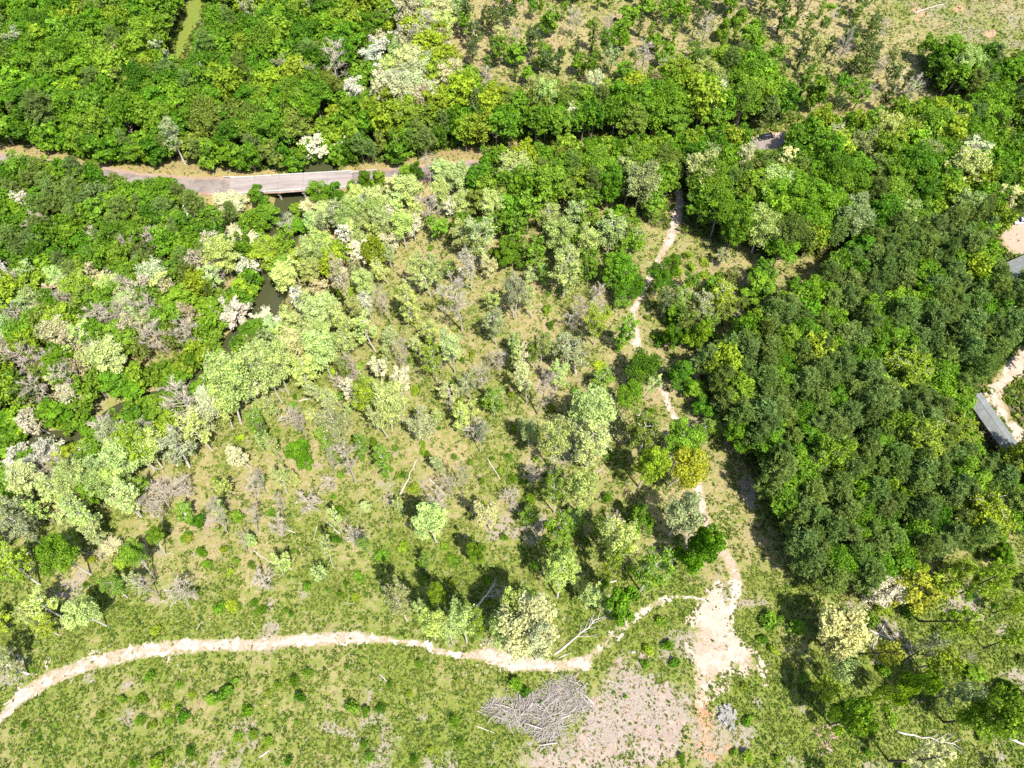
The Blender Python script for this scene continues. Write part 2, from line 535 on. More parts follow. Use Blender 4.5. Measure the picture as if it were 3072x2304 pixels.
def ground_mat():
    m, nt, b, o = nodes('meadow_soil')
    a1 = N(nt, 'ShaderNodeAttribute', attribute_name='cover')
    a2 = N(nt, 'ShaderNodeAttribute', attribute_name='floor')
    s1 = N(nt, 'ShaderNodeSeparateColor'); s2 = N(nt, 'ShaderNodeSeparateColor')
    nt.links.new(a1.outputs['Color'], s1.inputs[0]); nt.links.new(a2.outputs['Color'], s2.inputs[0])
    nA = noise(nt, 0.85, 8, 0.72)
    nB = noise(nt, 1.7, 6, 0.7)
    nC = noise(nt, 0.06, 5, 0.6)
    nD = noise(nt, 3.5, 4, 0.7)

    def col(n, stops):
        return ramp(nt, n.outputs['Fac'], stops).outputs['Color']

    def mathn(op, x, y, clamp=False):
        q = N(nt, 'ShaderNodeMath', operation=op)
        q.use_clamp = clamp
        for k, v in enumerate((x, y)):
            if isinstance(v, (int, float)): q.inputs[k].default_value = v
            else: nt.links.new(v, q.inputs[k])
        return q.outputs[0]

    def edge(mask, n, amp, lo, hi):
        """a mask whose border is broken up by noise"""
        v = mathn('ADD', mask, mathn('MULTIPLY', mathn('SUBTRACT', n.outputs['Fac'], 0.5), amp))
        r = N(nt, 'ShaderNodeMapRange')
        r.interpolation_type = 'SMOOTHSTEP'
        r.inputs['From Min'].default_value = lo
        r.inputs['From Max'].default_value = hi
        nt.links.new(v, r.inputs['Value'])
        return r.outputs['Result']

    def mix(f, A, B):
        q = N(nt, 'ShaderNodeMix', data_type='RGBA')
        nt.links.new(f, q.inputs['Factor'])
        nt.links.new(A, q.inputs['A']); nt.links.new(B, q.inputs['B'])
        return q.outputs['Result']

    straw = col(nB, [(0.25, (0.175, 0.145, 0.055)), (0.5, (0.285, 0.235, 0.110)), (0.75, (0.40, 0.335, 0.20))])
    pink = col(nA, [(0.25, (0.20, 0.135, 0.08)), (0.7, (0.34, 0.25, 0.165))])
    green = col(nB, [(0.25, (0.09, 0.125, 0.016)), (0.55, (0.15, 0.185, 0.030)), (0.8, (0.25, 0.25, 0.075))])
    debris = col(nD, [(0.2, (0.155, 0.125, 0.09)), (0.5, (0.27, 0.225, 0.18)), (0.8, (0.37, 0.32, 0.27))])
    dirt = col(nB, [(0.2, (0.27, 0.18, 0.12)), (0.5, (0.35, 0.265, 0.20)), (0.85, (0.41, 0.33, 0.27))])
    clay = col(nB, [(0.2, (0.30, 0.16, 0.08)), (0.8, (0.38, 0.27, 0.17))])
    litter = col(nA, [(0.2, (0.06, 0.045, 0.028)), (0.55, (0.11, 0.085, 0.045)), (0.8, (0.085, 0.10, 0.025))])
    verge = col(nA, [(0.25, (0.26, 0.18, 0.09)), (0.5, (0.27, 0.22, 0.085)), (0.75, (0.15, 0.17, 0.035))])
    c = mix(edge(nC.outputs['Fac'], nB, 0.9, 0.48, 0.72), straw, pink)
    c = mix(edge(s1.outputs[0], nA, 2.2, 0.25, 0.80), c, green)
    c = mix(edge(s1.outputs[1], nA, 1.9, 0.36, 0.86), c, debris)
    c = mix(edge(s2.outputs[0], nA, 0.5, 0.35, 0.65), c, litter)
    c = mix(edge(s2.outputs[2], nA, 0.7, 0.40, 0.65), c, verge)
    c = mix(edge(s2.outputs[1], nA, 1.2, 0.40, 0.80), c, clay)
    c = mix(edge(s1.outputs[2], nA, 1.7, 0.50, 0.95), c, dirt)
    nt.links.new(c, b.inputs['Base Color'])
    b.inputs['Roughness'].default_value = 0.95
    b.inputs['Specular IOR Level'].default_value = 0.15
    bp = N(nt, 'ShaderNodeBump')
    bp.inputs['Strength'].default_value = 0.9
    bp.inputs['Distance'].default_value = 0.35
    nt.links.new(nB.outputs['Fac'], bp.inputs['Height'])
    nt.links.new(bp.outputs['Normal'], b.inputs['Normal'])
    return m


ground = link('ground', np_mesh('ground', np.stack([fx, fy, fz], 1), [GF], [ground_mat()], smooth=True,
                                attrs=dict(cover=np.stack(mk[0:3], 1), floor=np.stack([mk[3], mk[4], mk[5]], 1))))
ground['kind'] = 'structure'
del GX, GY, fx, fy, fz, GF, mk

# river
rp = np.array(RIVER)
t_ = np.gradient(rp, axis=0); t_ /= np.linalg.norm(t_, axis=1)[:, None]
nrm = np.stack([-t_[:, 1], t_[:, 0]], 1)
L_ = np.concatenate([rp + nrm * 7.5, rp - nrm * 7.5])
n_ = len(rp)
RV = np.concatenate([L_, np.full((2 * n_, 1), WATER_Z)], 1)
RF = np.array([(n_ + i, n_ + i + 1, i + 1, i) for i in range(n_ - 1)])
mw, ntw, bw, ow = nodes('murky_river_water')
bw.inputs['Base Color'].default_value = (0.048, 0.052, 0.022, 1)
bw.inputs['Roughness'].default_value = 0.06
bw.inputs['Specular IOR Level'].default_value = 0.35
nw = noise(ntw, 0.8, 3)
bpw = N(ntw, 'ShaderNodeBump'); bpw.inputs['Strength'].default_value = 0.13
ntw.links.new(nw.outputs['Fac'], bpw.inputs['Height']); ntw.links.new(bpw.outputs['Normal'], bw.inputs['Normal'])
link('river', np_mesh('river', RV, [RF], [mw]))['kind'] = 'structure'


# bare-earth tracks: sheets of their own with ragged edges lying just above the meadow
def ragged_sheet(name, mask_fn, bounds, step, mat, line=None):
    x0, x1, y0, y1 = bounds
    xs, ys = np.arange(x0, x1, step), np.arange(y0, y1, step)
    X, Y = np.meshgrid(xs, ys)
    msk = mask_fn(X, Y)
    cell = msk[:-1, :-1] & msk[1:, 1:]
    n = len(xs)
    idx = (np.arange(len(ys) - 1)[:, None] * n + np.arange(n - 1)[None, :])[cell]
    F = np.stack([idx, idx + 1, idx + n + 1, idx + n], 1)
    u, inv = np.unique(F, return_inverse=True)
    F = inv.reshape(F.shape)
    jx = (rng.random(len(u)) - 0.5) * step * 0.7
    jy = (rng.random(len(u)) - 0.5) * step * 0.7
    x, y = X.ravel()[u] + jx, Y.ravel()[u] + jy
    wear = np.zeros_like(x)
    if line is not None:       # two wheel ruts pressed into the earth
        d, par = dist_line(x, y, line)
        w = np.interp(par, np.arange(len(line)), [q[2] for q in line])
        wear = np.exp(-((d - np.minimum(0.95, 0.5 * w)) / 0.38) ** 2)
    return link(name, np_mesh(name, np.stack([x, y, gz(x, y) + 0.045 - 0.03 * wear], 1), [F], [mat], smooth=True, attrs=dict(wear=wear)))


def dirt_material(name, a, b_, c_):
    m, nt, b, o = nodes(name)
    n1 = noise(nt, 0.35, 8, 0.7)
    r = ramp(nt, n1.outputs['Fac'], [(0.25, a), (0.5, b_), (0.72, c_)])
    at_ = N(nt, 'ShaderNodeAttribute', attribute_name='wear')
    n3 = noise(nt, 0.9, 6, 0.7)
    ml = N(nt, 'ShaderNodeMath', operation='MULTIPLY')
    nt.links.new(at_.outputs['Fac'], ml.inputs[0]); nt.links.new(n3.outputs['Fac'], ml.inputs[1])
    mxc = N(nt, 'ShaderNodeMix', data_type='RGBA')
    nt.links.new(ml.outputs[0], mxc.inputs['Factor'])
    r3 = ramp(nt, n3.outputs['Fac'], [(0.35, tuple(q * 0.62 for q in a)), (0.5, a), (0.6, b_)])
    m0 = N(nt, 'ShaderNodeMix', data_type='RGBA'); m0.inputs['Factor'].default_value = 0.38
    nt.links.new(r.outputs['Color'], m0.inputs['A']); nt.links.new(r3.outputs['Color'], m0.inputs['B'])
    nt.links.new(m0.outputs['Result'], mxc.inputs['A'])
    mxc.inputs['B'].default_value = (*c_, 1)
    nt.links.new(mxc.outputs['Result'], b.inputs['Base Color'])
    b.inputs['Roughness'].default_value = 0.95
    b.inputs['Specular IOR Level'].default_value = 0.15
    bp = N(nt, 'ShaderNodeBump'); bp.inputs['Strength'].default_value = 0.6; bp.inputs['Distance'].default_value = 0.2
    n2 = noise(nt, 2.2, 6, 0.7)
    nt.links.new(n2.outputs['Fac'], bp.inputs['Height']); nt.links.new(bp.outputs['Normal'], b.inputs['Normal'])
    return m


M_SAND = dirt_material('bleached_sandy_earth', (0.30, 0.22, 0.155), (0.41, 0.335, 0.27), (0.49, 0.42, 0.36))
M_REDSOIL = dirt_material('reddish_earth', (0.22, 0.145, 0.10), (0.29, 0.205, 0.15), (0.36, 0.27, 0.21))


M_GREYSOIL = dirt_material('pale_grey_earth', (0.22, 0.165, 0.125), (0.30, 0.24, 0.195), (0.37, 0.31, 0.265))
M_CLAY = dirt_material('orange_clay', (0.27, 0.14, 0.07), (0.35, 0.215, 0.13), (0.42, 0.31, 0.23))


def track_mask(L, ragged, thin):
    def f(X, Y):
        d, par = dist_line(X, Y, L)
        w = np.interp(par, np.arange(len(L)), [q[2] for q in L])
        nz = fbm(X, Y, 3.2, 4) - 0.5
        ok = d / w + ragged * nz + 1.7 * (fbm(X + 31, Y, 1.1, 2) - 0.5) < 0.92
        gaps = fbm(X + 91, Y + 13, 2.0, 3) > thin
        return ok & ~gaps & ((fbm(X + 5, Y + 3, 0.9, 2) < 0.62) | (d < 0.45 * w))
    return f


for nm, L, rg, th in (('dirt_track', TRACKS[0], 2.8, 0.60), ('dirt_track', TRACKS[1], 2.6, 0.525), ('dirt_track', TRACKS[2], 2.6, 0.545), ('dirt_track', TRACKS[3], 2.2, 0.54)):
    a = np.array([q[:2] for q in L])
    o = ragged_sheet(nm, track_mask(L, rg, th), (a[:, 0].min() - 6, a[:, 0].max() + 6, a[:, 1].min() - 6, a[:, 1].max() + 6), 0.33, M_SAND, L)
    o['kind'] = 'structure'


def poly_mask(P, thin, s=3.0):
    G = ground_poly(P)

    def f(X, Y):
        wx, wy = X + 9 * (fbm(X, Y, 4, 4) - 0.5), Y + 9 * (fbm(X + 40, Y, 4, 4) - 0.5)
        return inpoly(wx, wy, G) & (fbm(X + 9, Y + 77, s, 4) < thin)
    return f


for P, th, mt in ((P_SAND, 0.565, M_SAND), (P_PATCHL, 0.58, M_REDSOIL), (P_PATCHI, 0.6, M_SAND), (P_DRIVE, 0.8, M_SAND), (P_ORANGE, 0.5, M_CLAY), (P_DEBRIS, 0.47, M_GREYSOIL)):
    a = np.array(ground_poly(P))
    o = ragged_sheet('bare_earth', poly_mask(P, th), (a[:, 0].min() - 3, a[:, 0].max() + 3, a[:, 1].min() - 3, a[:, 1].max() + 3), 0.33, mt)
    o['kind'] = 'structure'

# road
ROADW = 3.1


def ribbon(pts, hw, z, name, mat, t0=0.0, t1=None, step=2.0):
    P = np.array(pts)
    seg = np.concatenate([[0], np.cumsum(np.hypot(*np.diff(P, axis=0).T))])
    s = np.arange(seg[0] + t0, (t1 if t1 else seg[-1]), step)
    x, y = np.interp(s, seg, P[:, 0]), np.interp(s, seg, P[:, 1])
    k = np.ones(9) / 9
    if len(x) > 20:
        x[4:-4], y[4:-4] = np.convolve(x, k, 'valid'), np.convolve(y, k, 'valid')
    tx, ty = np.gradient(x), np.gradient(y)
    l = np.hypot(tx, ty); tx /= l; ty /= l
    c = np.array([-1, -0.5, 0, 0.5, 1]) * hw
    wig = (fbm(x, y, 3.0, 2) - 0.5) * 0.8
    V = np.concatenate([np.stack([x - ty * (q + (wig * np.sign(q) if abs(q) == hw else 0)), y + tx * (q + (wig * np.sign(q) if abs(q) == hw else 0)), np.full_like(x, z)], 1) for q in c])
    n = len(x)
    F = np.array([(k * n + i + 1, k * n + i, (k + 1) * n + i, (k + 1) * n + i + 1)[::-1] for k in range(len(c) - 1) for i in range(n - 1)])
    return link(name, np_mesh(name, V, [F[:, ::-1]], [mat], smooth=True))


ribbon(ROAD, ROADW + 0.9, 1.22, 'gravel_shoulder', M_REDSOIL)['kind'] = 'structure'
ribbon(ROAD, ROADW - 0.4, 1.26, 'road', M_ASPH)['kind'] = 'structure'
# ------------------------------------------------------------------ bridge
def along_frame(p, q):
    a = math.atan2(q[1] - p[1], q[0] - p[0])
    return a


BA, BB = at(690, 563, 0.7), at(1057, 542, 0.7)
BANG = along_frame(BA, BB)
BLEN = float(np.hypot(*(BB - BA)[:2]))
BMID = (BA + BB) / 2
bridge = empty('road_bridge', (BMID[0], BMID[1], 0.60), BANG)
tag(bridge, 'pale concrete road bridge with two-column piers crossing the brown river', 'bridge')
NS = 5
M_PARAPET = simple_mat('pale_parapet_concrete', (0.30, 0.285, 0.255), (0.44, 0.42, 0.385), 0.8)
HW = 3.6
M_DECK, ntd, bd, od = nodes('worn_deck_concrete')
n1 = noise(ntd, 0.5, 6); n1.inputs['Distortion'].default_value = 0.6
mp = N(ntd, 'ShaderNodeMapping'); tcd = N(ntd, 'ShaderNodeTexCoord')
mp.inputs['Scale'].default_value = (0.12, 1.0, 1.0)
ntd.links.new(tcd.outputs['Object'], mp.inputs['Vector']); ntd.links.new(mp.outputs['Vector'], n1.inputs['Vector'])
rd = ramp(ntd, n1.outputs['Fac'], [(0.3, (0.17, 0.135, 0.12)), (0.5, (0.245, 0.205, 0.185)), (0.72, (0.30, 0.26, 0.235))])
ntd.links.new(rd.outputs['Color'], bd.inputs['Base Color']); bd.inputs['Roughness'].default_value = 0.9
for i in range(NS):
    x0, x1 = -BLEN / 2 + i * BLEN / NS, -BLEN / 2 + (i + 1) * BLEN / NS
    m = MB()
    m.box(((x0 + x1) / 2, 0, 0.52), (x1 - x0 - 0.16, 2 * HW - 0.7, 0.36))
    m.build('deck_span', M_DECK, bridge)
    m = MB()
    for k in range(5):
        m.box(((x0 + x1) / 2, -HW + 0.7 + k * (2 * HW - 1.4) / 4, 0.02), (x1 - x0 - 0.1, 0.42, 0.62))
    g_ = m.build('girder', M_CONC, bridge); g_['kind'] = 'stuff'
    for s in (-1, 1):
        m = MB()
        m.box(((x0 + x1) / 2, s * (HW - 0.17), 0.70), (x1 - x0 - 0.06, 0.34, 0.78))
        m.box(((x0 + x1) / 2, s * (HW - 0.17), 1.13), (x1 - x0 - 0.3, 0.42, 0.10))
        m.build('parapet', M_PARAPET, bridge)
for i in range(1, NS):
    x0 = -BLEN / 2 + i * BLEN / NS
    m = MB(); m.box((x0, 0, 0.515), (0.13, 2 * HW - 0.7, 0.33)); m.build('expansion_joint', M_BARK, bridge)
    m = MB(); m.box((x0, 0, -0.62), (0.8, 2 * HW - 0.1, 0.64)); cap_ = m.build('pier_cap', M_CONC, bridge)
    for s in (-1, 0, 1):
        m = MB(); m.tube([(x0, s * (HW - 0.75), -5.8), (x0, s * (HW - 0.75), -0.94)], 0.38, 10)
        m.build('pier_column', M_CONC, cap_)
for s in (-1, 1):
    m = MB(); m.box((s * (BLEN / 2 + 0.5), 0, -1.6), (1.0, 2 * HW - 0.04, 3.9)); m.build('abutment', M_CONC, bridge)


def guardrail(pa, pb, label):
    a, b = at(*pa, 0.9), at(*pb, 0.9)
    L = float(np.hypot(*(b - a)[:2]))
    r = empty('guardrail', (a[0], a[1], 1.0), along_frame(a, b))
    tag(r, label, 'guardrail', 'guardrails at the bridge ends')
    m = MB()
    for dz in (0.0, 0.2):
        m.box((L / 2, 0, 0.68 + dz), (L, 0.07, 0.15))
    m.box((L / 2, 0.03, 0.78), (L, 0.03, 0.34))
    m.box((-0.2, 0.0, 0.78), (0.5, 0.16, 0.36))
    m.build('rail', M_STEEL, r)
    for k in range(int(L / 1.9) + 1):
        m = MB(); m.box((0.15 + k * 1.9, 0.13, 0.35), (0.14, 0.16, 1.0)); m.build('post', M_BARK, r)


guardrail((676, 536), (741, 538), 'white steel guardrail beside the grassy verge before the bridge')
guardrail((1057, 523), (1131, 515), 'white steel guardrail on the wooded far bank of the bridge')

# ------------------------------------------------------------------ mobile home at the drive
M_ROOF = simple_mat('grey_shingle_roof', (0.115, 0.125, 0.115), (0.18, 0.19, 0.18), 0.8, bump=0.4)
M_SIDING = simple_mat('brown_siding', (0.10, 0.065, 0.04), (0.17, 0.115, 0.075), 1.5)
M_WHITE = simple_mat('white_paint', (0.70, 0.70, 0.69), (0.82, 0.82, 0.80), 1.0, bump=0)
M_GLASS, ntg, bgl, og = nodes('window_glass')
bgl.inputs['Base Color'].default_value = (0.02, 0.025, 0.03, 1); bgl.inputs['Roughness'].default_value = 0.08


def gable_house(root, L, W, hw, hr, eave=0.25, rows=9, cols=20):
    """walls, two roof slopes laid in strips of shingle sheet, ridge cap; L along local x"""
    m = MB(); m.box((0, 0, hw / 2), (L, W, hw)); m.build('wall', M_SIDING, root)
    for s in (-1, 1):
        m = MB()
        m.add([(s * L / 2, -W / 2, hw), (s * L / 2, W / 2, hw), (s * L / 2, 0, hr)], Tr=[(0, 1, 2)])
        m.build('gable', M_SIDING, root)
    roof = empty('roof'); roof.parent = root
    sl = math.hypot(W / 2 + eave, hr - hw + 0.05)
    tilt = math.atan2(hr - hw + 0.05, W / 2 + eave)
    for s in (-1, 1):
        m = MB()
        for k in range(rows):
            t0, t1 = k / rows, (k + 1) / rows
            y0, y1 = s * (W / 2 + eave) * (1 - t0), s * (W / 2 + eave) * (1 - t1) - s * 0.02
            z0, z1 = hw + (hr - hw) * t0, hw + (hr - hw) * t1
            th = 0.05
            m.add([(-L / 2 - 0.2, y0, z0 + th), (L / 2 + 0.2, y0, z0 + th), (L / 2 + 0.2, y1, z1 + th * 0.4), (-L / 2 - 0.2, y1, z1 + th * 0.4),
                   (-L / 2 - 0.2, y0, z0 - 0.06), (L / 2 + 0.2, y0, z0 - 0.06)],
                  [(0, 1, 2, 3) if s < 0 else (3, 2, 1, 0), (0, 4, 5, 1)])
        m.build('roof_slope', M_ROOF, roof)
    m = MB(); m.box((0, 0, hr + 0.05), (L + 0.4, 0.28, 0.07)); m.build('ridge_cap', M_ROOF, roof)
    m = MB(); m.tube([(L * 0.36, -W * 0.12, hr - 0.3), (L * 0.36, -W * 0.12, hr + 0.5)], 0.07, 7); m.build('vent_pipe', M_STEEL, roof)
    for s in (-1, 1):
        m = MB(); m.box((0, s * (W / 2 + eave - 0.02), hw - 0.05), (L + 0.42, 0.06, 0.14)); m.build('fascia', M_WHITE if s > 0 else M_SIDING, roof)


def window(root, x, y, z, w, h, side):
    m = MB(); m.box((x, y + side * 0.03, z), (w + 0.16, 0.06, h + 0.16)); f = m.build('window', M_WHITE, root)
    m = MB(); m.box((x, y + side * 0.065, z), (w, 0.02, h)); m.build('pane', M_GLASS, f)


pA, pB = at(2947, 1216, 3.2), at(3022, 1322, 3.2)     # along the ridge line
hang = along_frame(pA, pB)
hL = float(np.hypot(*(pB - pA)[:2])) + 4.5
c_ = (pA + pB) / 2
d_ = (pB - pA) / np.linalg.norm(pB - pA)
c_ = c_ - d_ * 1.0
home = empty('mobile_home', (c_[0], c_[1], gzf(c_[0], c_[1]) - 0.1), hang)
tag(home, 'long narrow mobile home with grey-green roof and brown walls beside the sandy drive', 'mobile home')
gable_house(home, hL, 4.4, 2.75, 3.45)
for k, x in enumerate((-5.2, -2.2, 1.0, 4.2)):
    window(home, x, -2.2, 1.6, 1.0, 1.0, -1)
    if k % 2:
        window(home, x + 0.8, 2.2, 1.6, 1.0, 1.0, 1)
m = MB(); m.box((-0.8, 2.24, 1.35), (0.9, 0.06, 2.0)); dr_ = m.build('door', M_WHITE, home)
m = MB(); m.box((-0.5, 2.29, 1.3), (0.06, 0.05, 0.12)); m.build('handle', M_STEEL, dr_)


def steps(loc, label):
    st = empty('porch_steps', loc, hang)
    tag(st, label, 'porch steps', 'white porch steps of the mobile home')
    m = MB(); m.box((0, 0.55, 0.78), (1.5, 1.0, 0.12)); m.build('platform', M_WHITE, st)
    for k in range(3):
        m = MB(); m.box((0, 1.2 + 0.28 * k, 0.58 - 0.2 * k), (1.3, 0.3, 0.07)); m.build('step', M_WHITE, st)
    for sx in (-0.7, 0.7):
        m = MB(); m.box((sx, 0.55, 1.62), (0.06, 1.0, 0.06)); m.box((sx, 1.03, 1.2), (0.07, 0.07, 0.9)); m.box((sx, 0.07, 1.2), (0.07, 0.07, 0.9)); m.build('handrail', M_WHITE, st)
        for sy in (0.1, 1.0):
            m = MB(); m.box((sx * 0.95, sy, 0.36), (0.1, 0.1, 0.72)); m.build('leg', M_WHITE, st)


def hl(x, y):
    return (c_[0] + x * math.cos(hang) - y * math.sin(hang), c_[1] + x * math.sin(hang) + y * math.cos(hang), gzf(c_[0], c_[1]))


steps(hl(-0.8, 2.25), 'white wooden porch steps halfway along the mobile home by the drive')
steps(hl(hL / 2 - 3.0, 2.25), 'white wooden porch steps at the shaded end of the mobile home')

# second building at the edge of the wood, with its cars
q0 = at(3050, 800, 3.0)
house = empty('grey_house', (q0[0] + 4.0, q0[1] - 1.0, gzf(q0[0], q0[1])), R_(24))
tag(house, 'house with dark grey shingle roof half shaded by trees beside the bare yard', 'house')
gable_house(house, 17, 9.5, 2.9, 4.6, eave=0.4, rows=14)
window(house, -5, -4.75, 1.6, 1.4, 1.1, -1); window(house, 1, -4.75, 1.6, 1.4, 1.1, -1); window(house, -5, 4.75, 1.6, 1.4, 1.1, 1)
m = MB(); m.box((-2.4, 4.79, 1.05), (1.0, 0.06, 2.05)); m.build('door', M_WHITE, house)

# ------------------------------------------------------------------ vehicles
M_BLACKCAR, ntb, bb, ob = nodes('black_car_paint')
bb.inputs['Base Color'].default_value = (0.012, 0.012, 0.014, 1); bb.inputs['Roughness'].default_value = 0.22; bb.inputs['Coat Weight'].default_value = 0.6
M_WHITECAR, _a, bb2, _b = nodes('white_car_paint')
bb2.inputs['Base Color'].default_value = (0.75, 0.76, 0.78, 1); bb2.inputs['Roughness'].default_value = 0.25
M_TYRE = simple_mat('tyre_rubber', (0.015, 0.015, 0.015), (0.03, 0.03, 0.03), 4)
M_RIM = simple_mat('alloy_rim', (0.6, 0.6, 0.61), (0.75, 0.75, 0.76), 2, rough=0.3, bump=0, metallic=0.5)
M_LAMP = simple_mat('lamp_lens', (0.6, 0.6, 0.6), (0.8, 0.8, 0.8), 2, rough=0.15, bump=0)
M_RED = simple_mat('rust_red_paint', (0.35, 0.07, 0.03), (0.45, 0.12, 0.06), 2)


def suv(name, label, loc, rz, paint, group=None, L=4.9, W=1.92):
    """profile swept across the width with tumblehome: front of the car points to local -x"""
    r = empty(name, loc, rz)
    tag(r, label, 'car', group)
    prof = [(-L / 2, 0.45), (-L / 2 + 0.03, 0.78), (-L / 2 + 0.25, 0.95), (-L / 2 + 1.25, 1.10), (L / 2 - 0.06, 1.16), (L / 2, 0.95), (L / 2 - 0.02, 0.42), (L / 2 - 0.35, 0.30), (-L / 2 + 0.3, 0.30)]
    m = MB()
    V = []
    n = len(prof)
    for wy, sc in ((-W / 2, 0.0), (-W / 2 + 0.09, 0.06), (W / 2 - 0.09, 0.06), (W / 2, 0.0)):
        for x, z in prof:
            V.append((x * (1 if sc else 0.985), wy, z if sc else z * 0.97 + 0.01))
    Q = [(k * n + i, k * n + (i + 1) % n, (k + 1) * n + (i + 1) % n, (k + 1) * n + i) for k in range(3) for i in range(n)]
    me = bpy.data.meshes.new('body')
    me.from_pydata(V, [], Q + [tuple(reversed(range(n))), tuple(range(3 * n, 4 * n))])
    me.materials.append(paint)
    link('body', me, r)

    def house_(x0, x1, xt0, xt1, z0, z1, w0, w1, nm, mat):
        mm = MB()
        mm.add([(x0, -w0, z0), (x1, -w0, z0), (x1, w0, z0), (x0, w0, z0), (xt0, -w1, z1), (xt1, -w1, z1), (xt1, w1, z1), (xt0, w1, z1)],
               [(0, 1, 5, 4), (1, 2, 6, 5), (2, 3, 7, 6), (3, 0, 4, 7), (4, 5, 6, 7), (3, 2, 1, 0)])
        return mm.build(nm, mat, r)
    house_(-L / 2 + 1.15, L / 2 - 0.08, -L / 2 + 1.95, L / 2 - 0.45, 1.08, 1.66, W / 2 - 0.10, W / 2 - 0.30, 'cabin_glass', M_GLASS)
    house_(-L / 2 + 1.88, L / 2 - 0.38, -L / 2 + 2.05, L / 2 - 0.5, 1.64, 1.73, W / 2 - 0.27, W / 2 - 0.36, 'roof', paint)
    for s in (-1, 1):
        for px in (-L / 2 + 1.55, -0.02 + 0.35, L / 2 - 1.0):
            m = MB(); m.box((px + 0.14, s * (W / 2 - 0.20), 1.37), (0.1, 0.05, 0.66), Matrix.Rotation(s * 0.33, 3, 'X')); m.build('pillar', paint, r)
        m = MB(); m.box((-L / 2 + 1.6, s * (W / 2 + 0.08), 1.16), (0.14, 0.2, 0.15)); m.build('mirror', paint, r)
        m = MB(); m.box((0.1, s * (W / 2 + 0.004), 0.92), (0.22, 0.03, 0.04)); m.build('door_handle', M_RIM, r)
        m = MB(); m.box((-L / 2 + 0.14, s * (W / 2 - 0.33), 0.80), (0.22, 0.42, 0.13)); m.build('headlight', M_LAMP, r)
        m = MB(); m.box((L / 2 - 0.04, s * (W / 2 - 0.22), 0.98), (0.12, 0.26, 0.26)); m.build('tail_light', M_RED, r)
        m = MB(); m.box((0.3, s * (W / 2 - 0.40), 1.76), (2.1, 0.05, 0.05)); m.build('roof_rail', M_RIM, r)
        for wx in (-L / 2 + 0.95, L / 2 - 0.98):
            m = MB(); m.tube([(wx, s * (W / 2 - 0.22), 0.36), (wx, s * (W / 2 + 0.015), 0.36)], 0.36, 18); w_ = m.build('wheel', M_TYRE, r)
            m = MB(); m.tube([(wx, s * (W / 2 - 0.1), 0.36), (wx, s * (W / 2 + 0.03), 0.36)], 0.24, 14); m.build('rim', M_RIM, w_)
    m = MB(); m.box((-L / 2 - 0.02, 0, 0.62), (0.06, 0.9, 0.22)); m.build('grille', M_TYRE, r)
    return r


ca, cb = at(2271, 424, 0.5), at(2315, 415, 0.5)
cang = along_frame(ca, cb)
cm_ = (ca + cb) / 2
suv('parked_car', 'black sport utility car parked on the bare verge above the road', (cm_[0], cm_[1], gzf(cm_[0], cm_[1]) + 0.02), cang, M_BLACKCAR)
s_ = at(2327, 412, 0.6)
sign = empty('roadside_board', (s_[0], s_[1], gzf(s_[0], s_[1])), cang + 0.2)
tag(sign, 'white and rust-red board standing on the verge behind the black car', 'sign board')
m = MB(); m.box((-0.34, 0, 0.85), (0.62, 0.06, 0.9)); m.box((0.55, 0, 0.85), (0.4, 0.06, 0.9)); m.build('panel', M_WHITE, sign)
m = MB(); m.box((0.16, 0, 0.85), (0.36, 0.06, 0.92)); m.build('red_panel', M_RED, sign)
for k in (-0.6, 0.7):
    m = MB(); m.box((k, 0.07, 0.7), (0.08, 0.08, 1.4)); m.build('post', M_BARK, sign)
v_ = at(3050, 664, 0.5)
suv('parked_car', 'white car parked at the wooded edge of the bare yard', (v_[0] + 1.5, v_[1], gzf(v_[0], v_[1])), R_(5), M_WHITECAR)

# ------------------------------------------------------------------ tree makers
def unit(v):
    return v / (np.linalg.norm(v, axis=-1, keepdims=True) + 1e-9)


def rdir(n):
    return unit(rng.normal(size=(n, 3)))


def leaf_quads(C, Nn, size, aspect=1.5):
    """one quad leaf clump per centre, facing about Nn"""
    n = len(C)
    a = unit(np.cross(Nn, rdir(n)))
    b = unit(np.cross(Nn, a))
    s = (size * (0.6 + 0.8 * rng.random(n)))[:, None]
    up = unit(Nn) * s * 0.25
    V = np.stack([C - a * s * aspect * 0.5, C - b * s * 0.45 + up, C + a * s * aspect * 0.5, C + b * s * 0.45 + up], 1).reshape(-1, 3)
    F = np.arange(4 * n).reshape(n, 4)
    return V, F


def needle_quads(C, D, L, w):
    n = len(C)
    a = unit(np.cross(D, rdir(n)))
    l = (L * (0.6 + 0.8 * rng.random(n)))[:, None]
    V = np.stack([C - a * w, C + a * w, C + D * l + a * w * 0.5, C + D * l - a * w * 0.5], 1).reshape(-1, 3)
    return V, np.arange(4 * n).reshape(n, 4)


class Plant:
    """unit tree: wood mesh + leaf arrays"""
    def __init__(s):
        s.w = MB()
        s.LV, s.LF, s.LT, s.n = [], [], [], 0
        s.TV, s.TF, s.tn = [], [], 0

    def leaves(s, V, F, tint):
        s.LV.append(V); s.LF.append(F + s.n); s.n += len(V)
        s.LT.append(np.repeat(tint, len(V) // len(tint)))

    def twigs(s, V, F):
        s.TV.append(V); s.TF.append(F + s.tn); s.tn += len(V)

    def done(s, H, R):
        s.H, s.R = H, R
        s.WV = np.concatenate(s.w.V) if s.w.V else np.zeros((0, 3))
        s.WQ = np.concatenate(s.w.Q) if s.w.Q else np.zeros((0, 4), int)
        if s.TV:
            s.WQ = np.concatenate([s.WQ, np.concatenate(s.TF) + len(s.WV)])
            s.WV = np.concatenate([s.WV] + s.TV)
        if s.LV:
            s.LV, s.LF, s.LT = np.concatenate(s.LV), np.concatenate(s.LF), np.clip(np.concatenate(s.LT), 0, 1)
        return s


